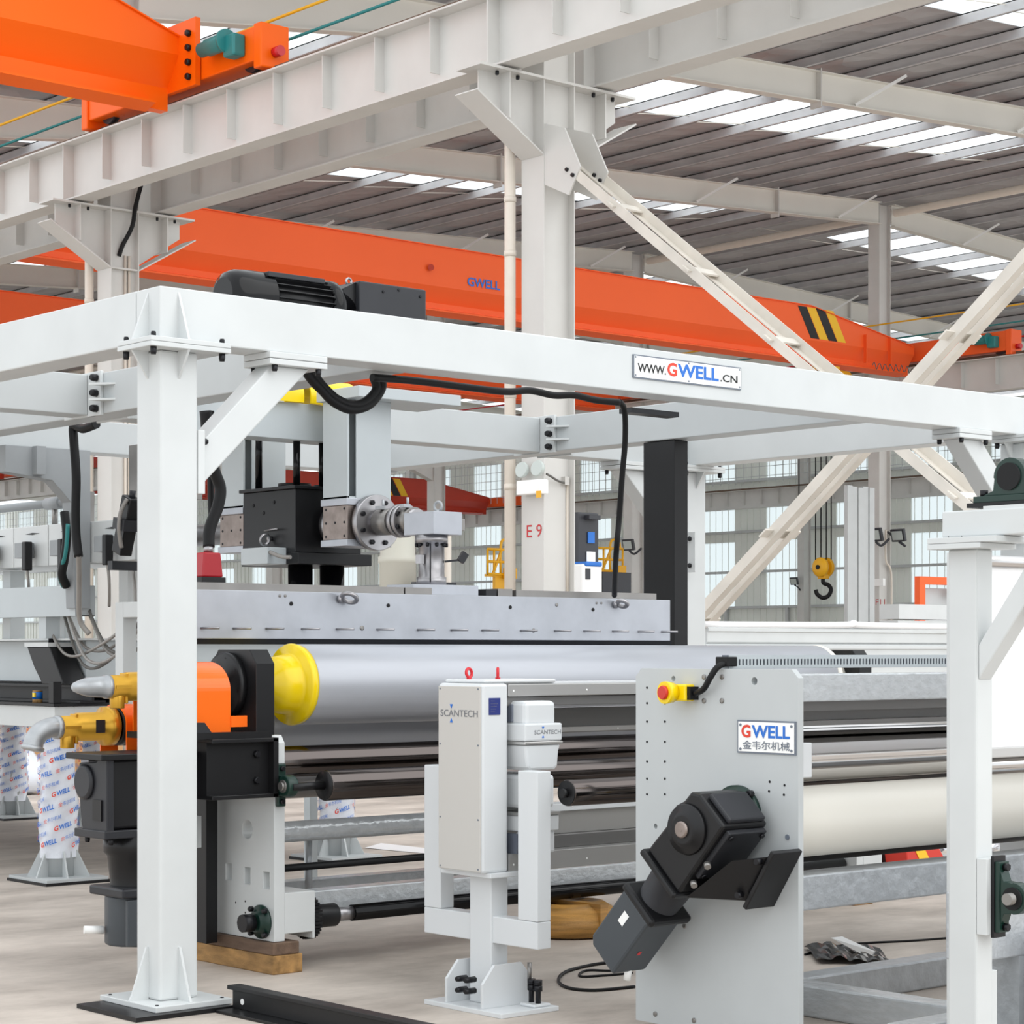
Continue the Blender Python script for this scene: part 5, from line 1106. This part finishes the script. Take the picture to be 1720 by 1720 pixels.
# yellow railings of lifts
def lift(label, px0, px1, pt, pb2, Y):
    a, b = fY(px0, pb2, Y), fY(px1, pt, Y); t = thing('lift_platform', label, 'lift', ((a.x+b.x)/2, Y, 0), 'yellow lift platforms'); w_ = b.x-a.x; h_ = b.z-a.z
    for i in range(5): part('rail_post', MB().cyl((a.x+w_*i/4, Y, a.z), (a.x+w_*i/4, Y, b.z), .03, 8), 'crane_yellow', t)
    for f in (0, .5, 1): part('rail', MB().cyl((a.x, Y, a.z+h_*f), (b.x, Y, a.z+h_*f), .035, 8), 'crane_yellow', t)
    part('rail_hoop', MB().tube([(b.x-.5*w_, Y, b.z), (b.x-.45*w_, Y, b.z+.2), (b.x-.3*w_, Y, b.z+.26), (b.x-.15*w_, Y, b.z+.2), (b.x-.1*w_, Y, b.z)], .035, 8), 'crane_yellow', t)
    part('rail_diagonal', MB().bar((a.x+.2*w_, Y, a.z), (a.x+.55*w_, Y, b.z), .05, .05), 'crane_yellow', t)
    part('chassis', MB().box(a.x, b.x, Y, Y+.4, .3, .9), 'charcoal', t); part('mast', MB().box((a.x+b.x)/2-.15, (a.x+b.x)/2+.15, Y+.02, Y+.12, .9, a.z-.06), 'crane_yellow', t); part('cage_floor', MB().box(a.x, b.x, Y, Y+.12, a.z-.06, a.z), 'crane_yellow', t)
    for x in (a.x+.25, b.x-.25): part('wheel', MB().cyl((x, Y+.02, .3), (x, Y+.2, .3), .3, 20), 'rubber', t)
    part('motor_box', MB().box(b.x-.35, b.x-.05, Y-.2, Y-.02, a.z-.1, a.z+.15), 'crane_yellow', t)
lift('yellow railed lift platform left of column E 9', 819, 862, 924, 964, 40); lift('yellow railed lift platform behind the black guide column', 1003, 1046, 922, 958, 44)
# beige dosing column with black arm
bc = thing('dosing_column', 'beige round hopper column with black arm seen under the steel elbow', 'hopper', (17, 25, 0)); q = fY(668, 930, 25)
part('drum', MB().lathe((q.x, 25, .3), (0,0,1), [(0,.27),(2.6,.27),(2.62,.29),(2.7,.29),(2.72,.26),(3.2,.25)], 28), 'beige_machine', bc); part('foot', MB().box(q.x-.35, q.x+.35, 24.7, 25.3, 0, .3), 'beige_machine', bc)
part('arm', MB().box(q.x-.15, q.x+.55, 24.3, 24.5, 2.35, 2.62).bar((q.x-.1, 24.4, 2.55), (q.x-.55, 24.4, 2.3), .12, .12), 'cabinet_black', bc, .01); part('signal_knob', MB().lathe((q.x-.02, 24.4, 2.62), (0,0,1), [(0,.08),(.05,.08),(.09,.03)], 14), 'signal_red', bc)
part('control_box', MB().box(q.x, q.x+.5, 24.25, 24.52, 1.7, 2.35), 'cabinet_black', bc); part('arm_bracket', MB().box(q.x+.1, q.x+.3, 24.5, 24.66, 2.3, 2.5), 'cabinet_black', bc)
part('pole', MB().cyl((q.x+.62, 24.6, 0), (q.x+.62, 24.6, 3.4), .06, 12), 'pipe_cream', bc); part('white_box', MB().box(q.x+.3, q.x+.56, 24.3, 24.6, 1.5, 1.95), 'plate_white', bc)
# floodlights
def flood(label, px, py, X, s=1.0, end=None):
    p = fX(px, py, X-.35); t = thing('floodlight', label, 'lamp', p, 'wall floodlights')
    part('case', MB().box(p.x-.05, p.x+.05, p.y-.26*s, p.y+.26*s, p.z-.2*s, p.z+.2*s).xf(Matrix.Translation(p) @ Matrix.Rotation(-.25, 4, 'Y') @ Matrix.Translation(-p)), 'cabinet_black', t, .02)
    part('glass', MB().box(p.x-.062, p.x-.052, p.y-.2*s, p.y+.2*s, p.z-.14*s, p.z+.14*s).xf(Matrix.Translation(p) @ Matrix.Rotation(-.25, 4, 'Y') @ Matrix.Translation(-p)), 'lamp_glass', t)
    part('arm', MB().tube([p+Vector((.02,0,-.2*s)), p+Vector((.15,-.1,-.32*s)), Vector(end) if end else p+Vector((.36,-.2,-.12*s))], .035, 8), 'cabinet_black', t)
flood('black floodlight on the left of column F 11', 1470, 898, FXX-.25, .95); flood('black floodlight on the right of column F 11', 1509, 899, FXX+.25, .9, (FXX+.24, ROWS[2]+.1, 5.0))
flood('small black floodlight on a far wall column by the hook', 1334, 976, GX-.25, .9, (GX-.25, ROWS[5]-1.2, 4.5)); flood('black floodlight beside the black guide column', 1056, 915, FXX-.25, .9)
far_box('info_board', 'small blue notice board at the foot of the slanted brace', 'sign', 1180, 1195, 1040, 1052, 20.0, .03, 'blue')
solo('board_post', MB().box(fY(1186,0,20.05).x, fY(1188,0,20.05).x, 20.04, 20.08, 0, 1.9), 'grey_and_shaded_white', 'thin post holding the blue notice board', 'post')
# junk behind the white roller
jb = fZ(1462, 1475); 
far_a = fY(1450, 1462, 9.9); far_b = fY(1500, 1425, 9.9)
solo('tool_chest', MB().box(far_a.x, far_b.x, 9.9, 10.2, 0, far_b.z), 'black_paint', 'black box on the floor behind the white rubber roller', 'box', bevel=.01)
rbx = thing('red_case', 'red case with yellow label leaning behind the white rubber roller', 'case', (12.6, 9.7, 0)); a = fY(1509, 1420, 9.7)
part('case_body', MB().prism([(a.x, 0), (a.x+.5, 0), (a.x+.3, a.z+.02), (a.x-.05, a.z+.02)], 'Y', 9.6, 9.8), 'signal_red', rbx, .01); part('case_label', MB().prism([(a.x+.05, a.z-.02), (a.x+.16, a.z-.02), (a.x+.26, a.z-.16), (a.x+.15, a.z-.16)], 'Y', 9.595, 9.6), 'stripe_yellow', rbx)
fm = MB(); n = 14; fa = fY(1536, 1440, 10.0); vs = [(fa.x+1.1*i/n, 10.0+.6*j/n, max(.02, fa.z+.05+rn.uniform(-.05, .05)-.1*abs(i/n-.5))) for i in range(n+1) for j in range(n+1)]
fm.add(vs, [(i*(n+1)+j, i*(n+1)+j+1, (i+1)*(n+1)+j+1, (i+1)*(n+1)+j) for i in range(n) for j in range(n)]); fm.box(fa.x+.05, fa.x+1.05, 10.02, 10.58, 0, fa.z-.08)
solo('foil_bundle', fm, 'foil', 'crumpled silver foil bundle behind the white rubber roller', 'foil')
far_box('brown_carton', 'dark brown printed carton behind the slim white stand', 'box', 1668, 1698, 1400, 1450, 10.8, .4, 'wood_dark')
# wrapped coil on the floor between scanner and side plate
ca, cb2 = fZ(935, 1577), fZ(1035, 1570); cc = (ca+cb2)/2
cl = thing('film_coil', 'amber film wrapped coil lying on the floor behind the scanner', 'coil', (cc.x, cc.y+.12, 0))
part('coil', MB().lathe((cc.x, cc.y+.15, 0), (0,0,1), [(0,.2),(.01,.27),(.08,.29),(.15,.27),(.19,.2),(.17,.08),(.12,.06)], 40), 'pallet_film', cl); part('wrap_band', MB().box(cc.x-.03, cc.x+.03, cc.y-.145, cc.y+.44, .0, .195), 'pallet_film', cl)
# loose cables, film and sheets on the floor
def fcable(label, pts, r=.008): solo('floor_cable', MB().tube([fZ(a, b)+Vector((0,0,r)) for a, b in pts], r, 8), 'rubber', label, 'cable', 'loose floor cables')
fcable('black cable looped on the floor left of the side plate', [(1066,1612),(1030,1618),(990,1624),(950,1635),(938,1650),(955,1662),(1000,1666),(1066,1660)]); fcable('thin black cable on the floor below the motor plug', [(1062,1622),(1035,1632),(985,1632),(975,1642),(1020,1640),(1062,1636)], .006)
fcable('long thin cable across the floor behind the right stand', [(1352,1605),(1400,1592),(1450,1586),(1530,1582),(1596,1577),(1660,1572)], .006)
bf = thing('film_scrap', 'black and silver film scrap on the floor right of the side plate', 'film', fZ(1420, 1610)); n = 16; vs = []
for i in range(n+1):
    for j in range(5):
        p = fZ(1350+122*i/n+6*j, 1594+6.5*j+.04*i*i*.2); p.z = .012+.02*abs(math.sin(i*.8+j))+.04*max(0, math.sin(i*.35)-.6); vs.append(p)
part('film', MB().add(vs, [(i*5+j, i*5+j+1, (i+1)*5+j+1, (i+1)*5+j) for i in range(n) for j in range(4)]), 'gloss_black', bf)
part('film_fold', MB().add([fZ(1395,1597)+Vector((0,0,.07)), fZ(1415,1598)+Vector((0,0,.08)), fZ(1478,1608)+Vector((0,0,.02)), fZ(1460,1614)+Vector((0,0,.015))], [(0,1,2,3)]), 'aluminium', bf)
a = fZ(600, 1420); solo('paper_sheet', MB().add([fZ(612,1424,.004), fZ(720,1434,.004), fZ(720,1425,.004), fZ(640,1416,.004)]+[fZ(612,1424,.001), fZ(720,1434,.001), fZ(720,1425,.001), fZ(640,1416,.001)], [(0,1,2,3),(7,6,5,4),(0,4,5,1),(1,5,6,2),(2,6,7,3),(3,7,4,0)]), 'sheet_white', 'white sheet lying on the floor far behind the roll stand', 'sheet')
